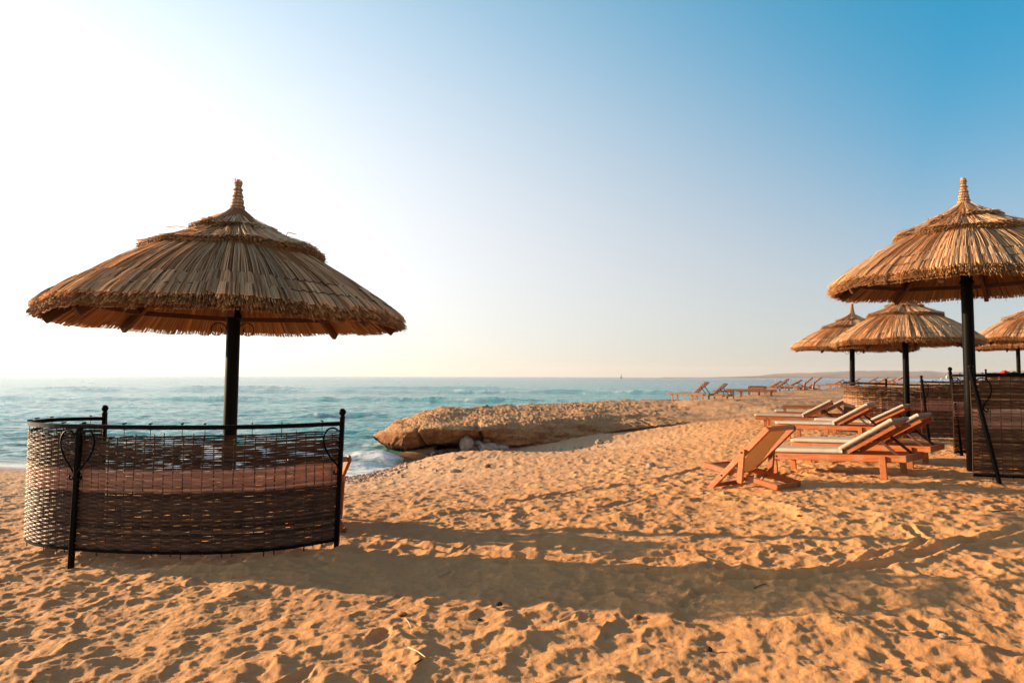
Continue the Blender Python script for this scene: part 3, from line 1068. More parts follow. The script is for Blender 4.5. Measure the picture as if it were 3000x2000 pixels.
    # loose reeds sticking out
    for k in range(5):
        m = MB(); a = rng.uniform(0, 6.28); rr = rng.uniform(.35, .95) * Rm
        ln = rng.uniform(.2, .5)
        zf = skirt if rr > .5 * Rm else tier
        pts = [(rr * math.cos(a), rr * math.sin(a), rim_h + zf(rr) + .01)]
        for i in range(1, 4):
            a += rng.gauss(0, .03); r2 = rr + ln * i / 3
            pts.append((r2 * math.cos(a), r2 * math.sin(a), rim_h + zf(r2) + .03 + .03 * i * (1 if i < 3 else .2)))
        m.tube(pts, .004, 4, True, .8)
        m.build('loose_reed', M_THATCH, can)
    return root


def add_umbrella(root, px_base_x, d, label, group, lean=(0, 0), rz=0.0, z=None):
    v = ray(px_base_x, 1300)
    x = v.x * d
    root.location = (x, d, gz(x, d) if z is None else z)
    root.rotation_euler = (lean[0], lean[1], rz)
    tag(root, label, 'umbrella', group)
    print('umbrella', label[:30], [round(q, 2) for q in root.location])
    return root


GU = 'thatched umbrellas on the beach'
UMB_L = make_umbrella(1.83, 2.13, 3.64, 3)
UMB_R = make_umbrella(1.66, 2.46, 3.86, 11)
KM = kid_map()
u_small = [copy_tree(UMB_R, KM) for _ in range(4)]
add_umbrella(UMB_L, 670, 7.4, 'largest thatched umbrella, on a black pole inside the woven fence at the left', GU, (R(-.3), R(.5)), .1, 0.0)
add_umbrella(UMB_R, 2848, 9.1, 'thatched umbrella beside the front loungers, its right side cut off by the frame', GU, (R(.2), R(-.7)), .55)
add_umbrella(u_small[0], 2660, 15.3, 'thatched umbrella over the second row of loungers, its top hidden behind the nearer canopy', GU, (0, 0), 1.4, .02)
add_umbrella(u_small[1], 2499, 20.6, 'thatched umbrella with a slanting slim pole, leftmost of those on the right', GU, (0, R(-1.0)), 2.2, .06)
add_umbrella(u_small[2], 3042, 22.0, 'thatched umbrella half cut off by the right edge of the frame', GU, (0, 0), 3.1, .30)
add_umbrella(u_small[3], 2992, 27.5, 'farthest thatched umbrella, showing below and behind the canopy at the right edge', GU, (0, 0), .9, .28)
u_small[1].scale = (1.03, 1.03, .95)
u_small[0].scale = (.9, .9, .925)


# ------------------------------------------------------------------ woven fences
def smooth_path(pts, n):
    pts = np.array(pts, float)
    m = len(pts)
    out = []
    for i in range(m - 1):
        p0 = pts[max(i - 1, 0)]; p1 = pts[i]; p2 = pts[i + 1]; p3 = pts[min(i + 2, m - 1)]
        for f in np.linspace(0, 1, 24, endpoint=False):
            out.append(.5 * (2 * p1 + (p2 - p0) * f + (2 * p0 - 5 * p1 + 4 * p2 - p3) * f * f + (3 * p1 - p0 - 3 * p2 + p3) * f ** 3))
    out.append(pts[-1])
    out = np.array(out)
    L = np.concatenate([[0], np.cumsum(np.hypot(*np.diff(out, axis=0).T))])
    t = np.linspace(0, L[-1], n)
    return np.stack([np.interp(t, L, out[:, 0]), np.interp(t, L, out[:, 1])], 1), L[-1]


def make_fence(path, posts, H, label, pitch=.0205, spacing=.10, seed=1, band=(.30, .50), zb=None, bottom=.07, samples=3, group='woven windbreak fences', stiff=.55, amp=1.0, dark=None):
    """path: plan points; posts: list of (fraction along the path, lean vector, scroll side or 0)"""
    rng = random.Random(seed); nr = np.random.RandomState(seed)
    P0, L = smooth_path(path, 400)
    z0 = np.array([gz(*p) if zb is None else zb for p in P0[::20]])
    zg = np.interp(np.arange(400), np.arange(0, 400, 20), z0)
    zg = zg.mean() + stiff * (zg - zg.mean())       # the frame is stiffer than the sand
    org = Vector((P0[0][0], P0[0][1], zg[0]))
    root = empty('woven_fence', org, 0, label, 'fence', group)

    def at(s, z):
        f = s / L * 399
        i = min(int(f), 398); q = f - i
        p = P0[i] * (1 - q) + P0[i + 1] * q
        d = P0[i + 1] - P0[i]; d = d / (np.hypot(*d) + 1e-9)
        return p, d, zg[i] * (1 - q) + zg[i + 1] * q + z

    def pt(s, z, off=0.0):
        p, d, zz = at(s, z)
        return Vector((p[0] - d[1] * off, p[1] + d[0] * off, zz)) - org

    nst = max(6, int(L / spacing))
    zt = H - .045
    # rods
    nrow = int((zt - bottom) / pitch)
    npt = nst * samples + 1
    ss = np.linspace(0.012, L - .012, npt)
    gap = fbm(ss * 1.6, ss * 0 + seed, seed + 3, 3)
    sag = .018 * vnoise(ss * .7, ss * 0 + 2.5, seed) + .006 * vnoise(ss * 3, ss * 0, seed + 1)
    C = np.array([tuple(pt(s, 0)) for s in ss])
    Dn = np.array([[-at(s, 0)[1][1], at(s, 0)[1][0]] for s in ss])
    for r in range(nrow):
        f = 1 - (r + .5) / nrow          # 0 at the top
        z = bottom + (r + .5) * pitch
        hole = vnoise(ss * 5.5, ss * 0 + r * .45, seed + 21) + .5 * vnoise(ss * 16, ss * 0 + r * .9, seed + 23)
        top = max(0, 1 - f / .32)
        hgt = pitch * .5 * (1.10 + .16 * nr.rand() - (.62 * sstep(.0, .5, hole) * (.45 + .55 * (top > 0)) + .10 * (top > 0)))
        if f < .10: hgt = hgt * .8
        hgt = np.maximum(hgt, pitch * .20)
        wob = pitch * .35 * vnoise(ss * 4, ss * 0 + r * 3.1, seed + 31) * (1.6 if f < .1 else 1)
        ph = (r % 2) * math.pi
        off = amp * (.0065 + .003 * vnoise(ss * 6, ss * 0 + r, seed + 51)) * np.sin(ss / (L / nst) * math.pi + ph + 1.1 * vnoise(ss * 2, ss * 0 + r * 1.7, seed + 52))
        zz = C[:, 2] + z + wob + sag * (1 - f) - .03 * top * np.maximum(0, vnoise(ss * 1.3, ss * 0 + 4, seed + 5))
        cx = C[:, 0] + Dn[:, 0] * off; cy = C[:, 1] + Dn[:, 1] * off
        th = .0055
        V = np.stack([np.stack([cx - Dn[:, 0] * th, cy - Dn[:, 1] * th, zz], 1), np.stack([cx, cy, zz + hgt], 1),
                      np.stack([cx + Dn[:, 0] * th, cy + Dn[:, 1] * th, zz], 1), np.stack([cx, cy, zz - hgt], 1)], 1).reshape(-1, 3)
        i = np.arange(npt - 1)[:, None] * 4
        k = np.array([0, 1, 2, 3]); k2 = np.array([1, 2, 3, 0])
        F = np.stack([i + k, i + k2, i + 4 + k2, i + 4 + k], -1).reshape(-1, 4)
        t = np.repeat(np.clip(.5 + .5 * nr.randn() * .5 + .5 * vnoise(ss * 9, ss * 0 + r, seed + 41), 0, 1), 4)
        light = band[0] <= f <= band[1]
        new_obj('wicker_rod', V, F, M_WLIGHT if light else (dark or M_WDARK), root, False, t)
    # upright stakes
    for k in range(nst + 1):
        s = k / nst * L
        m = MB()
        b = bottom - rng.uniform(.0, .06); tt = zt - rng.uniform(-.01, .05)
        m.tube([pt(s, b), pt(min(L, max(0, s + rng.gauss(0, .006))), (b + tt) / 2), pt(s, tt)], .0058, 4)
        m.build('stake', M_WDARK, root)
    # rails
    for zz, nm, w, h in ((H, 'top_rail', .030, .034), (bottom - .01, 'bottom_rail', .014, .022)):
        nn = 60
        v = []; fc = []
        for i in range(nn):
            s = i / (nn - 1) * L
            for o_, dz in ((-w / 2, -h / 2), (w / 2, -h / 2), (w / 2, h / 2), (-w / 2, h / 2)):
                v.append(pt(s, zz + dz, o_))
        for i in range(nn - 1):
            for q in range(4):
                j = (q + 1) % 4
                fc.append((i * 4 + q, i * 4 + j, i * 4 + 4 + j, i * 4 + 4 + q))
        fc += [(3, 2, 1, 0), tuple((nn - 1) * 4 + q for q in range(4))]
        new_obj(nm, v, fc, M_IRON, root)
    # ties holding the mat to the rail
    m = MB()
    for k in range(int(L / .27)):
        s = (k + .5 + rng.uniform(-.3, .3)) * .27
        if s > L: continue
        m.tube([pt(s, H + .022), pt(s, zt - .06)], .003, 4)
        m.tube([pt(s, H + .026, -.02), pt(s, H + .03, .02)], .006, 4)
    m.build('wire_tie', M_IRON, root)
    # posts with ball finials and scrolls
    for frac, lean, side in posts:
        s = frac * L
        p, d, zz = at(s, 0)
        base = pt(s, 0, -.028)
        zsand = gz(p[0], p[1]) - zg[min(399, int(frac * 399))]
        nofin = abs(frac - .5) < .35
        top = base + Vector((0, 0, H - .01 if nofin else H + .05))
        foot = base + Vector((-lean[0] * 1.08, -lean[1] * 1.08, zsand - .12))
        m = MB(); m.bar(foot, top, .038, .038, (0, 1, 0), .004)
        po = m.build('post', M_IRON, root)
        m = MB()
        if not nofin: m.lathe([(0, 0), (.024, 0), (.026, .008), (.016, .016), (.022, .024), (.029, .038), (.031, .05), (.027, .064), (.014, .076), (0, .08)], 14, top)
        if not nofin: m.build('finial', M_IRON, po, True)
        for sg in ((-1, 1) if side == 2 else ((side,) if side else ())):
            m = MB(); pts = []
            dv = Vector((d[0], d[1], 0)) * sg
            # loop hanging below the rail, then swinging back to the post and a small curl
            cv = [(.02, -.03), (.03, -.06), (.07, -.035), (.12, -.035), (.155, -.07), (.165, -.13), (.145, -.20), (.10, -.27), (.05, -.325), (.015, -.38), (.03, -.42), (.06, -.41), (.055, -.385)]
            q, _ = smooth_path(cv, 40)
            for a_, b_ in q:
                pts.append(base + dv * a_ + Vector((lean[0] * b_, lean[1] * b_, H + b_)) + Vector((d[1], -d[0], 0)) * .012)
            m.tube(pts, .0075, 6)
            m.build('scroll', M_IRON, po, True)
    return root


make_fence([(-3.90, 6.55), (-4.12, 6.5), (-4.26, 6.32), (-4.20, 5.98), (-3.95, 5.72), (-3.58, 5.56), (-3.0, 5.44), (-2.35, 5.42), (-1.85, 5.55), (-1.46, 5.86)],
           [(0.0, (0, 0), 0), (.445, (.05, -.03), 2), (1.0, (.035, 0), -1)], 1.08,
           'woven wicker fence curving in front of the large left umbrella, dark with a paler band', seed=5, pitch=.0168, spacing=.078, bottom=.115, stiff=.15)
make_fence([(5.36, 8.0), (6.4, 7.75), (7.3, 7.85), (8.2, 8.4), (8.6, 9.2), (8.3, 10.2), (7.6, 10.5), (6.66, 10.35)],
           [(0.0, (-.26, .05), 1), (1.0, (-.14, 0), -1)], 1.22,
           'woven wicker fence round the right-hand umbrella, cut off by the right edge of the frame', seed=9, pitch=.0205, spacing=.10, samples=2, amp=1.6, dark=M_WWARM)
make_fence([(8.42, 14.1), (9.0, 14.35), (9.8, 14.3), (10.8, 14.6), (11.6, 15.2)],
           [(0.0, (-.13, 0), 1), (1.0, (0, 0), 0)], 1.20,
           'short woven fence with sunlit upright stripes between two leaning posts', seed=13, pitch=.025, spacing=.13, samples=2, amp=2.4, dark=M_WWARM)
make_fence([(9.7, 17.7), (8.95, 17.75), (8.42, 17.35), (8.40, 16.85), (8.8, 16.5), (9.6, 16.3), (10.6, 16.5), (11.6, 17.2)],
           [(0.0, (0, 0), 0), (1.0, (0, 0), 0)], 1.18,
           'woven fence with a bright sunlit rounded end behind the second row of loungers', seed=17, pitch=.027, spacing=.13, samples=2, amp=2.4, dark=M_WWARM)
make_fence([(13.6, 19.6), (14.3, 19.0), (15.6, 19.2), (16.8, 20.0)],
           [(0.0, (0, 0), 0), (1.0, (0, 0), 0)], 1.15,
           'far woven fence whose lit top edge shows above the nearer fence rail at the right', seed=21, pitch=.05, spacing=.2, samples=2, zb=.48, dark=M_WWARM)


# ------------------------------------------------------------------ sun loungers
def make_lounger(L=1.92, W=.64, H=.27, ang=29, mattress=True, leg_d=.25, mat=None, back=.72):
    """foot at x = 0, head at x = L, near side at y = -W/2"""
    mat = mat or M_TEAK
    root = empty('sun_lounger', (0, 0, 0))
    hw = W / 2
    for s in (-1, 1):
        m = MB(); m.bar((0, s * hw, H - .04), (L, s * hw, H - .04), .034, .085, bev=.005)
        sr = m.build('side_rail', mat, root)
        for x in (.30, L - .30):
            b = MB(); b.lathe([(0, 0), (.011, .0), (.011, .006), (0, .007)], 8)
            vv = [(x + v[0], s * (hw + .017 + v[2] * 1.0), H - .04 + v[1]) for v in b.v]
            b.v = vv
            b.build('bolt', M_IRON, sr)
        for x in (.24, L - .26):
            m = MB(); m.bar((x, s * (hw + .034 * (1 if x > 1 else -1)), -.10), (x, s * (hw + .034 * (1 if x > 1 else -1)), H - .012), .032, .078, (1, 0, 0), .005)
            m.build('leg', mat, root)
    for x in (.017, L - .017):
        m = MB(); m.bar((x, -hw + .019, H - .04), (x, hw - .019, H - .04), .034, .082, bev=.005)
        m.build('end_rail', mat, root)
    hx = L - back - .02
    nsl = int(hx / .088)
    for k in range(nsl):
        x = .075 + k * (hx - .1) / (nsl - 1)
        m = MB(); m.bar((x, -hw + .02, H - .006), (x, hw - .02, H - .006), .058, .016, bev=.003)
        m.build('slat', mat, root)
    # raised back
    ca, sa = math.cos(R(ang)), math.sin(R(ang))
    bw = hw - .055
    def bp(u, y, v=0): return (hx + u * ca - v * sa, y, H + .005 + u * sa + v * ca)
    for s in (-1, 1):
        m = MB(); m.bar(bp(0, s * bw), bp(back, s * bw), .030, .055, (-sa, 0, ca), .004)
        m.build('backrest_rail', mat, root)
        if ang > 6:
            m = MB(); m.bar(bp(back * .62, s * (bw - .03), -.03), (hx + back * .62 * ca + .28, s * (bw - .03), H - .05), .02, .034, bev=.003)
            m.build('prop', M_FRAMEWOOD, root)
    for k in range(7):
        u = .05 + k * (back - .10) / 6
        m = MB(); m.bar(bp(u, -bw - .01, .034), bp(u, bw + .01, .034), .062, .014, (-sa, 0, ca), .003)
        m.build('back_slat', mat, root)
    if mattress:
        def pad(name, x0, x1, w, th, tr, seed):
            nx, ny = 26, 12
            rs = np.random.RandomState(seed)
            v = []; f = []
            X_, Y_ = np.meshgrid(np.linspace(0, 1, nx), np.linspace(-1, 1, ny), indexing='ij')
            ex = np.clip(np.minimum(X_, 1 - X_) * (x1 - x0) / .035, 0, 1) ** .5
            ey = np.clip((1 - np.abs(Y_)) * w / .07, 0, 1) ** .5
            puff = ex * ey
            wr = .006 * vnoise(X_ * 7, Y_ * 2.2 + seed, seed) + .004 * vnoise(X_ * 16, Y_ * 3, seed + 1)
            for sgn in (1, -1):
                for i in range(nx):
                    for j in range(ny):
                        z = th / 2 + sgn * th / 2 * (.62 + .38 * puff[i, j]) + (wr[i, j] if sgn > 0 else 0)
                        v.append(tr(x0 + (x1 - x0) * X_[i, j], Y_[i, j] * w / 2, z))
            n = nx * ny
            for i in range(nx - 1):
                for j in range(ny - 1):
                    a = i * ny + j
                    f.append((a, a + ny, a + ny + 1, a + 1)); f.append((n + a, n + a + 1, n + a + ny + 1, n + a + ny))
            for i in range(nx - 1):
                for j in (0, ny - 1):
                    a = i * ny + j
                    f.append((a, a + ny, n + a + ny, n + a) if j else (a, n + a, n + a + ny, a + ny))
            for j in range(ny - 1):
                for i in (0, nx - 1):
                    a = i * ny + j
                    f.append((a, a + 1, n + a + 1, n + a))
            return new_obj(name, v, f, M_CUSH, root, True)
        pad('seat_cushion', -.02, hx - .01, W - .02, .065, lambda x, y, z: (x, y, H + .004 + z), 3)
        pad('back_cushion', -.01, back + .02, W - .02, .065, lambda x, y, z: bp(x, y, .043 + z), 8)
    return root


def put(root, x, y, rz, label, group, z=None, cat='sun lounger', dz=0.0, tilt=True, L=1.92):
    c, s = math.cos(rz), math.sin(rz)
    z0 = gz(x, y) if z is None else z
    root.location = (x, y, z0 + dz)
    ty = 0
    if tilt:
        z1 = gz(x + c * L, y + s * L)
        ty = -math.atan2((z1 - z0), L)
    root.rotation_euler = (0, ty, rz)
    tag(root, label, cat, group)
    return root


G1 = 'cushioned wooden loungers under the right-hand umbrellas'
lg = make_lounger()
KM = kid_map()
cush = [lg] + [copy_tree(lg, KM) for _ in range(5)]
YAW = R(-47)
hx_, hy_ = 4.60, 7.98                          # near head corner of the front lounger
def foot_from_head(hx, hy, yaw, L=1.92, W=.64):
    # centre of the foot end from the near head corner
    return hx - L * math.cos(yaw) + (W / 2) * -math.sin(yaw), hy - L * math.sin(yaw) + (W / 2) * math.cos(yaw)
fx, fy = foot_from_head(4.76, 8.25, YAW)
put(cush[0], fx, fy, YAW, 'front cushioned lounger directly behind the deck chair, pale grey-cream cushion', G1)
fx, fy = foot_from_head(5.72, 9.35, R(-46))
put(cush[1], fx, fy, R(-46), 'second cushioned lounger, just behind the front one and beside the umbrella pole', G1)
fx, fy = foot_from_head(7.0, 13.2, R(-43))
put(cush[2], fx, fy, R(-43), 'nearest lounger of the second row, its cushioned back showing slats from the side', G1)
fx, fy = foot_from_head(8.3, 14.3, R(-43))
put(cush[3], fx, fy, R(-43), 'lounger of the second row with its raised back in front of the second umbrella pole', G1)
fx, fy = foot_from_head(8.0, 16.9, R(-30))
put(cush[4], fx, fy, R(-30), 'leftmost cushioned lounger of the second row, beyond the deck chair top', G1)
fx, fy = foot_from_head(9.1, 18.4, R(-30))
put(cush[5], fx, fy, R(-30), 'farthest lounger of the second row, its back leaning by the slanting pole', G1)

# bare slatted loungers on the ridge
GF = 'bare wooden loungers standing in a line along the far ridge'
far_a = make_lounger(L=1.95, W=.62, H=.34, ang=42, mattress=False, mat=M_TEAKFAR)
far_b = make_lounger(L=1.95, W=.62, H=.34, ang=28, mattress=False, mat=M_TEAKFAR)
far_c = make_lounger(L=1.95, W=.62, H=.34, ang=0, mattress=False, mat=M_TEAKFAR)
far_d = make_lounger(L=1.95, W=.62, H=.34, ang=30, mattress=True, mat=M_TEAKFAR)
KM = kid_map()
used = set()
def far(proto, px, d, yaw, label, group=GF):
    if proto in used: o = copy_tree(proto, KM)
    else: o = proto; used.add(proto)
    x = ray(px, 1100).x * d
    put(o, x, d, R(yaw), label, group, tilt=False, dz=.03 + float(plateau_relief(np.array([x + .8]), np.array([d - .6]))[0]))
    return o
far(far_a, 1962, 31.0, -38, 'leftmost far lounger, slatted back up, standing alone by the water side')
far(far_a, 2020, 32.5, -38, 'second far lounger from the left, slatted back up, overlapping the leftmost')
far(far_c, 2128, 38.0, -25, 'flat backless far lounger between the two leftmost loungers and the low table')
far(far_c, 2156, 35.5, -25, 'flat far lounger low in front of the table in the far line')
far(far_b, 2440, 51.5, -38, 'far lounger with slatted back up just left of the slanting umbrella pole')
far(far_b, 2196, 42.0, -38, 'far lounger with low raised back just right of the low table')
far(far_a, 2224, 43.0, -38, 'far lounger in the middle of a tight group, dark back raised high')
far(far_b, 2256, 42.5, -38, 'far lounger at the right end of the tight group, next to the deck chair pair')
far(far_b, 2388, 49, -35, 'far lounger right of the deck chair pair, seen against the sea')
far(far_b, 2420, 50.5, -35, 'far lounger whose frame ends at the slanting umbrella pole')
far(far_b, 2492, 52, -38, 'far lounger just right of the slanting umbrella pole')
far(far_b, 2524, 53.5, -38, 'far lounger above the rounded end of the woven fence')
far(far_b, 2548, 55, -38, 'far lounger next to the one holding a cushion, back half raised')
far(far_d, 2584, 58, -38, 'last far lounger before the second umbrella pole, with a pale cushion on its back')

# low tables
def make_table(L, W, H, mat):
    root = empty('low_table', (0, 0, 0))
    n = 6
    for k in range(n):
        y = -W / 2 + (k + .5) * W / n
        m = MB(); m.bar((0, y, H - .012), (L, y, H - .012), W / n - .008, .022, bev=.003); m.build('slat', mat, root)
    for s in (-1, 1):
        m = MB(); m.bar((.0, s * (W / 2 - .02), H - .054), (L, s * (W / 2 - .02), H - .054), .03, .058); m.build('apron', mat, root)
        for x in (.04, L - .04):
            m = MB(); m.bar((x, s * (W / 2 - .055), -.08), (x, s * (W / 2 - .055), H - .026), .036, .05, (1, 0, 0)); m.build('leg', mat, root)
    return root
GT = 'low slatted wooden tables'
t1 = make_table(.95, .5, .50, M_TEAKFAR)
KM = kid_map()
t2 = copy_tree(t1, KM); t3 = copy_tree(t1, KM)
x = ray(2103, 1100).x * 32.5
put(t1, x - .0, 33.2, R(-20), 'low wooden table right behind the second far lounger from the left', GT, cat='table', tilt=False)
x = ray(2192, 1100).x * 39
put(t2, x, 39.0, R(-10), 'low wooden table in the middle of the far line of loungers', GT, cat='table', tilt=False)
x = ray(2352, 1100).x * 17.5
put(t3, x, 18.8, R(-25), 'small dark wooden table end showing above the leftmost second-row lounger', GT, cat='table', tilt=False)


# ------------------------------------------------------------------ deck chairs
def make_deck_chair(W=.56, mat=None):
    mat = mat or M_TEAK
    root = empty('deck_chair', (0, 0, 0))
    def board(name, a, b, y, w=.034, h=.078):
        m = MB(); m.bar((a[0], y, a[1]), (b[0], y, b[1]), w, h, (0, 0, 1) if abs(a[0] - b[0]) > .3 else (1, 0, 0), .012)
        return m.build(name, mat, root)
    hw = W / 2
    for s in (-1, 1):
        br = board('back_rail', (-.02, -.05), (.90, .70), s * hw)
        sr = board('seat_rail', (-.10, .26), (.93, .01), s * (hw - .042))
        st = board('strut', (.55, .46), (.47, .05), s * (hw + .036), .032, .085)
        for (x, z, yy) in ((.20, .135, hw + .02), (.54, .42, hw + .056)):
            b = MB(); b.tube([(x, s * yy - .004, z), (x, s * yy + .004, z)], .011, 8); b.build('bolt', M_IRON, br)
        # notches for the strut bar
        m = MB()
        for k in range(4):
            x = .46 + k * .085; z = .26 - (x + .10) * .2427 + .040
            m.bar((x, s * (hw - .042), z), (x + .032, s * (hw - .042), z + .022), .033, .024)
        m.build('notch_block', mat, sr)
    for (x, z, nm, w) in ((.885, .685, 'top_bar', hw - .02), (.03, .0, 'front_foot_bar', hw - .02), (.90, .015, 'rear_foot_bar', hw - .06), (.48, .10, 'strut_bar', hw + .02), (-.06, .245, 'seat_bar', hw - .06)):
        m = MB(); m.bar((x, -w, z), (x, w, z), .034, .05, bev=.006); m.build(nm, mat, root)
    # sling: wraps the top bar, hangs along the back and runs up to the seat bar
    cv = [(.915, .705), (.885, .722), (.79, .63), (.60, .45), (.40, .24), (.22, .14), (.06, .175), (-.06, .262), (-.085, .25)]
    q, _ = smooth_path(cv, 44)
    v = []; f = []; ny = 9
    for i, (x, z) in enumerate(q):
        for j in range(ny):
            y = (j / (ny - 1) * 2 - 1)
            v.append((x, y * (hw - .065), z - .018 * (1 - y * y) * math.sin(math.pi * i / 43)))
    for i in range(43):
        for j in range(ny - 1):
            a = i * ny + j; f.append((a, a + 1, a + ny + 1, a + ny))
    sl = new_obj('sling', v, f, M_SLING, root, True)
    so = sl.modifiers.new('thickness', 'SOLIDIFY'); so.thickness = .004
    return root


GD = 'wooden deck chairs with canvas slings'
dc = make_deck_chair()
KM = kid_map()
dcs = [copy_tree(dc, KM) for _ in range(3)]
x, y = gp(2118, 1408, 1.5 - .26)
put(dc, 2.68, 8.72, R(-53), 'wooden deck chair in the foreground, canvas sling glowing, in front of the front lounger', GD, cat='deck chair', L=.9)
dc.scale = (.98, .98, .98)
for o, px, d, yaw, lb in ((dcs[0], 2325, 46, -25, 'left deck chair of the far pair, orange sling seen from the side'), (dcs[1], 2352, 46.8, -25, 'right deck chair of the far pair, its sling catching the sun')):
    x = ray(px, 1100).x * d
    put(o, x, d, R(yaw), lb, GD, cat='deck chair', tilt=False)
    o.scale = (1.3, 1.3, 1.3)
put(dcs[2], -2.24, 7.22, R(-60), 'deck chair mostly hidden behind the left fence, one rail end showing by its right post', GD, cat='deck chair', tilt=False)


# ------------------------------------------------------------------ stones, sticks and other small things
def ico(sub):
    import bmesh
    bm = bmesh.new(); bmesh.ops.create_icosphere(bm, subdivisions=sub, radius=1)
    v = np.array([tuple(p.co) for p in bm.verts]); f = [tuple(q.index for q in fc.verts) for fc in bm.faces]
    bm.free(); return v, f


ICO3, ICO1 = ico(4), ico(1)


def stone(name, loc, size, label, seed, mat=None, rough=.3, cat='rock', group=None, rz=0):
    v, f = ICO3
    n = fbm(v[:, 0] * 1.2 + v[:, 2] * 2 + seed * 3.7, v[:, 1] * 1.2 - v[:, 2] * 1.4, seed, 5, .58)
    b = np.abs(fbm(v[:, 0] * 2.6 + seed, v[:, 2] * 2.6 + v[:, 1], seed + 4, 3))
    w = v * (1 + rough * n + rough * .5 * b)[:, None] * np.array(size)
    o = new_obj(name, w, f, mat or M_ROCK, None, True)
    o.location = loc; o.rotation_euler = (0, 0, rz)
    tag(o, label, cat, group)
    return o


M_GREYSTONE = make_plain('grey_beach_stone', (.33, .25, .19), .9, .35, 5, 0, .02)
M_PEBBLE = make_plain('pebbles', (.36, .25, .19), .85, .45, 3, 0, .004)
M_DARKBIT = make_plain('dark_driftwood', (.045, .025, .018), .85, .4, 20, 0, .003)
GR = 'boulders fallen under the rock ledge'
for i, (px, py, d, sz, lb) in enumerate([
    (1368, 1304, 19.25, (.20, .22, .24), 'tall pale boulder leaning against the rock ledge, leftmost of the large fallen ones'),
    (1432, 1314, 19.1, (.28, .22, .16), 'broad rounded grey boulder at the foot of the rock ledge'),
    (1468, 1314, 19.2, (.22, .16, .10), 'low flat boulder at the right end of the fallen rocks'),
    (1392, 1319, 19.0, (.12, .10, .09), 'small boulder wedged between the two largest fallen ones'),
    (1400, 1300, 19.5, (.13, .12, .10), 'boulder sitting on top at the back of the fallen heap'),
    (1425, 1294, 19.6, (.12, .10, .09), 'small dark boulder on top of the heap under the ledge'),
    (1275, 1330, 19.0, (.11, .10, .07), 'reddish stone on the wet sand below the undercut tip'),
    (1335, 1322, 19.1, (.10, .09, .06), 'small stone at the left edge of the fallen rocks'),
    (1306, 1324, 19.3, (.09, .09, .06), 'dark stone in the shadow under the ledge')]):
    p = P(px, py, d)
    z = max(p.z, gz(p.x, p.y) + sz[2] * .3) if i not in (4, 5) else p.z
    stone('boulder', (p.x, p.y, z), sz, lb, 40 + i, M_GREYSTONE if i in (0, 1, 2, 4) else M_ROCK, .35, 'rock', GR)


def on_sand(px, py, H0=1.3):
    H = H0
    for _ in range(12):
        x, y = gp(px, py, H)
        Z = G(np.array([x]), np.array([y]))
        z = float((Z + sand_detail(np.array([x]), np.array([y]), Z))[0])
        H = .5 * H + .5 * (CAM_H - z)
    x, y = gp(px, py, H)
    return Vector((x, y, CAM_H - H))


for i, (px, py, sz, lb, mt) in enumerate([
    (1756, 1300, (.11, .08, .09), 'pale stone on the sand below the middle of the rock ledge', M_GREYSTONE),
    (1908, 1368, (.07, .06, .06), 'small pale stone lying alone on the sand left of the deck chair', M_GREYSTONE),
    (1345, 1346, (.12, .09, .06), 'flat pinkish stone among the pebbles below the fallen rocks', M_GREYSTONE),
    (1428, 1369, (.06, .05, .05), 'small reddish cube-like stone right of the pebble patch', M_ROCK),
    (1332, 1382, (.11, .08, .04), 'flat grey stone in the pebble patch', M_GREYSTONE),
    (1868, 1812, (.022, .016, .018), 'small reddish stone in the shaded foreground sand', M_ROCK),
    (2078, 1908, (.016, .012, .018), 'little black stone on a sand crest at the bottom right', M_DARKBIT),
    (2765, 1866, (.022, .02, .014), 'pale shell fragment on the sand at the lower right', M_GREYSTONE),
    (1462, 1770, (.022, .014, .012), 'dark pebble in the middle of the shaded sand', M_DARKBIT),
    (1404, 1816, (.016, .014, .008), 'small blackish pebble just above the lit foreground sand', M_DARKBIT),
    (1180, 1802, (.028, .02, .014), 'brown leaf-like stone beside a straw in the foreground', M_ROCK),
    (2340, 1512, (.02, .014, .014), 'brown pebble on the lit sand', M_ROCK)]):
    p = on_sand(px, py)
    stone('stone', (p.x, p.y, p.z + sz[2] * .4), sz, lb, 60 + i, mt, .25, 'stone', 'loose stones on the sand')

M_STRAW = make_plain('dry_straw', (.62, .46, .26), .6, .15, 30, 0, .001)
for i, (a, b, lb, mt, th) in enumerate([
    ((1196, 1898), (1246, 1928), 'pale straw lying across the lit foreground sand', M_STRAW, .004),
    ((1215, 1948), (1238, 1934), 'short dark twig below the pale straw', M_DARKBIT, .005),
    ((1186, 1812), (1204, 1842), 'thin reddish straw next to the brown stone', M_STRAW, .003),
    ((1192, 1806), (1208, 1793), 'fine grey straw in the shaded sand', M_STRAW, .003),
    ((1636, 1822), (1700, 1790), 'long grey stick half buried in the shaded sand', M_STRAW, .005),
    ((2210, 1724), (2245, 1712), 'small twig in the shaded sand on the right', M_DARKBIT, .003),
    ((2905, 1500), (2990, 1496), 'long thin dark stick near the right edge', M_DARKBIT, .005)]):
    pa = on_sand(*a); pb = on_sand(*b)
    m = MB()
    mid = (pa + pb) / 2 + Vector((0, 0, .006))
    m.tube([pa + Vector((0, 0, .006)) - pa, mid + Vector((.003, .004, .004)) - pa, pb + Vector((0, 0, .008)) - pa], [th, th * .9, th * .6], 6)
    o = m.build('straw' if mt is M_STRAW else 'twig', mt)
    o.location = pa
    tag(o, lb, 'straw' if mt is M_STRAW else 'twig', 'dry straws and twigs on the sand')


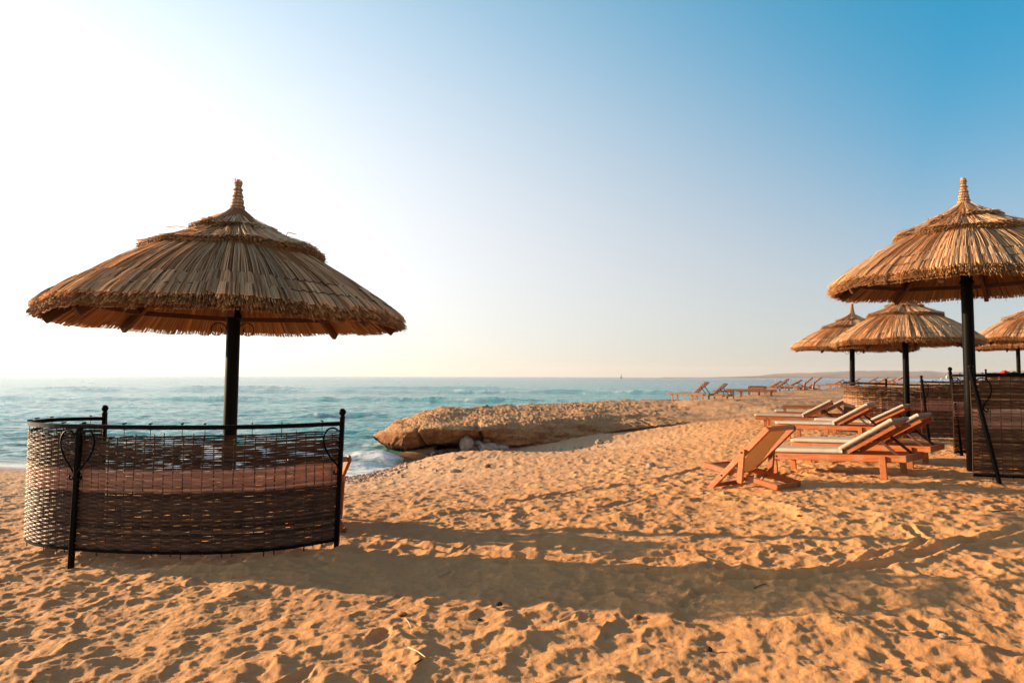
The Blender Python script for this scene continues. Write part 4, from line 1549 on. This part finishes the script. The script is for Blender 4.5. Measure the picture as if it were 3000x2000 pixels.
def scatter(name, n, sampler, size, mat, seed):
    rs = np.random.RandomState(seed)
    v0, f0 = ICO1
    f0 = np.array(f0)
    xs, ys = sampler(rs, n)
    n = len(xs)
    Z = G(xs, ys); Z = Z + sand_detail(xs, ys, Z)
    sz = size(rs, n, ys)
    V = np.empty((n, len(v0), 3)); 
    for k in range(n):
        a = rs.rand() * 6.28
        sc = sz[k] * np.array([1, .55 + .4 * rs.rand(), .35 + .4 * rs.rand()])
        w = v0 * (1 + .25 * (rs.rand(len(v0), 1) - .5)) * sc
        V[k] = np.stack([w[:, 0] * math.cos(a) - w[:, 1] * math.sin(a) + xs[k], w[:, 0] * math.sin(a) + w[:, 1] * math.cos(a) + ys[k], w[:, 2] + Z[k] + sc[2] * .3], 1)
    F = (f0[None] + (np.arange(n) * len(v0))[:, None, None]).reshape(-1, 3)
    o = new_obj(name, V.reshape(-1, 3), F.tolist(), mat)
    tag(o, kind='stuff')
    return o


def shore_sampler(rs, n):
    x = rs.uniform(-4.4, 2.5, n * 3); y = rs.uniform(13.0, 19.3, n * 3)
    z = G(x, y)
    k = (z > -.70) & (z < -.30) & (rs.rand(n * 3) < np.exp(-((z + .60) / .13) ** 2) + .06)
    return x[k][:n], y[k][:n]
scatter('beach_pebbles', 1500, shore_sampler, lambda rs, n, y: .018 + .045 * rs.rand(n) ** 3, M_PEBBLE, 3)
def near_sampler(rs, n):
    y = 2.6 + 9 * rs.rand(n) ** 1.4; x = (rs.rand(n) * 1.6 - .8) * y
    return x, y
scatter('sand_debris', 700, near_sampler, lambda rs, n, y: .002 + .005 * rs.rand(n) ** 2, M_DARKBIT, 5)
scatter('shell_grit', 500, near_sampler, lambda rs, n, y: .002 + .004 * rs.rand(n) ** 2, M_GREYSTONE, 6)

# ------------------------------------------------------------------ far things
p = P(1820, 1104, 1500)
b = empty('sea_beacon', (p.x, 1500, SEA), 0, 'tiny dark beacon on the horizon right of centre', 'beacon')
m = MB(); m.lathe([(0, 0), (2.2, 0), (2.0, 2.2), (.35, 2.4), (.3, 6.0), (0, 6.0)], 10); m.build('tower', M_IRON, b)
m = MB(); m.lathe([(0, 5.6), (1.1, 5.8), (1.1, 6.6), (0, 7.2)], 10); m.build('lantern', M_IRON, b)

M_PALEWALL = make_plain('pale_plaster', (.68, .56, .44), .9, .08, 2)
M_WHITE = make_plain('white_paint', (.8, .8, .78), .6, .05, 2)
M_REDCLOTH = make_plain('red_cloth', (.62, .04, .02), .8, .15, 8)
M_GREENCLOTH = make_plain('dark_green_cloth', (.03, .06, .035), .9, .3, 8)
d = 2450
p = P(2776, 1100, d)
hs_scale = .55
hs = empty('seaside_building', (p.x, d, SEA + 1), 0, 'tiny pale block of a building on the far shore', 'building')
m = MB(); m.bar((-9, 0, 7), (9, 0, 7), 10, 14); m.bar((-4, 0, 16), (5, 0, 16), 8, 5); m.build('wall', M_PALEWALL, hs); hs.scale = (hs_scale,) * 3
for k in range(4):
    for r in range(3):
        m = MB(); m.bar((-7 + k * 4.2, -5.05, 3 + r * 4), (-5 + k * 4.2, -5.05, 3 + r * 4), .3, 1.8); m.build('window', M_IRON, hs)
for px, py, lb in ((2760, 1111, 'small white boat left of the leaning post top, near the far shore'), (2795, 1109, 'small white boat right of the leaning post top, near the far shore')):
    d = 1300
    p = P(px, 1110, d)
    bt = empty('motor_boat', (p.x, d, SEA), 0, lb, 'boat', 'white boats near the far shore')
    v = [(-2.6, -.8, 0), (2.2, -.8, 0), (3.4, 0, .0), (2.2, .8, 0), (-2.6, .8, 0), (-2.8, -1, 1.1), (2.4, -1, 1.2), (4.0, 0, 1.35), (2.4, 1, 1.2), (-2.8, 1, 1.1)]
    new_obj('hull', v, [(0, 1, 6, 5), (1, 2, 7, 6), (2, 3, 8, 7), (3, 4, 9, 8), (4, 0, 5, 9), (5, 6, 7, 8, 9), (4, 3, 2, 1, 0)], M_WHITE, bt)
    m = MB(); m.bar((-1.4, 0, 1.55), (1.0, 0, 1.6), 1.4, .8, bev=.15); m.build('cabin', M_WHITE, bt)


def cloth_heap(name, loc, sx, sy, sz, mat, seed, parent=None):
    n = 16
    v = []; f = []
    for i in range(n):
        for j in range(n):
            u, w = i / (n - 1) * 2 - 1, j / (n - 1) * 2 - 1
            r = max(abs(u), abs(w))
            z = sz * (1 - r ** 2.2) * (.8 + .5 * float(vnoise(np.array([u * 2.2 + seed]), np.array([w * 2.2]), seed)[0]))
            v.append((u * sx, w * sy, z))
    for i in range(n - 1):
        for j in range(n - 1):
            a = i * n + j; f.append((a, a + n, a + n + 1, a + 1))
    o = new_obj(name, v, f, mat, parent, True)
    o.location = loc
    s = o.modifiers.new('thickness', 'SOLIDIFY'); s.thickness = .02
    return o


p = P(2950, 1094, 24)
tb = empty('low_table', (p.x, 24, gz(p.x, 24)))
far_tab = copy_tree(t1, kid_map())
bpy.data.objects.remove(tb)
zt_ = P(2950, 1096, 24).z
put(far_tab, p.x - .45, 24.0, 0, 'low table carrying a red and a dark bag beyond the right fence', GT, cat='table', tilt=False)
far_tab.scale = (1.2, 1, (zt_ - far_tab.location.z) / .50)
o = cloth_heap('beach_bag', (p.x - .07, 24.0, zt_), .15, .15, .16, M_REDCLOTH, 3)
tag(o, 'small bright red bag above the right fence rail', 'bag')
o = cloth_heap('beach_bag', (p.x + .22, 24.0, zt_), .24, .14, .10, M_GREENCLOTH, 5)
tag(o, 'dark green folded bag next to the red bag above the right fence', 'bag')


# ------------------------------------------------------------------ haze over the bay
def build_haze():
    x0, x1, y0, y1, z0, z1 = -16500, 16500, -60, 9300, -8, 130
    v = [(x, y, z) for z in (z0, z1) for y in (y0, y1) for x in (x0, x1)]
    f = [(0, 2, 3, 1), (4, 5, 7, 6), (0, 1, 5, 4), (2, 6, 7, 3), (0, 4, 6, 2), (1, 3, 7, 5)]
    m = bpy.data.materials.new('haze'); m.use_nodes = True
    nt = m.node_tree; nt.nodes.clear()
    out = nt.nodes.new('ShaderNodeOutputMaterial'); pv = nt.nodes.new('ShaderNodeVolumePrincipled')
    pv.inputs['Color'].default_value = (.96, .93, .90, 1)
    pv.inputs['Density'].default_value = HAZE_DENSITY
    pv.inputs['Anisotropy'].default_value = .3
    nt.links.new(pv.outputs[0], out.inputs['Volume'])
    o = new_obj('haze', v, f, m)
    tag(o, kind='stuff')


HAZE_DENSITY = .00008
build_haze()
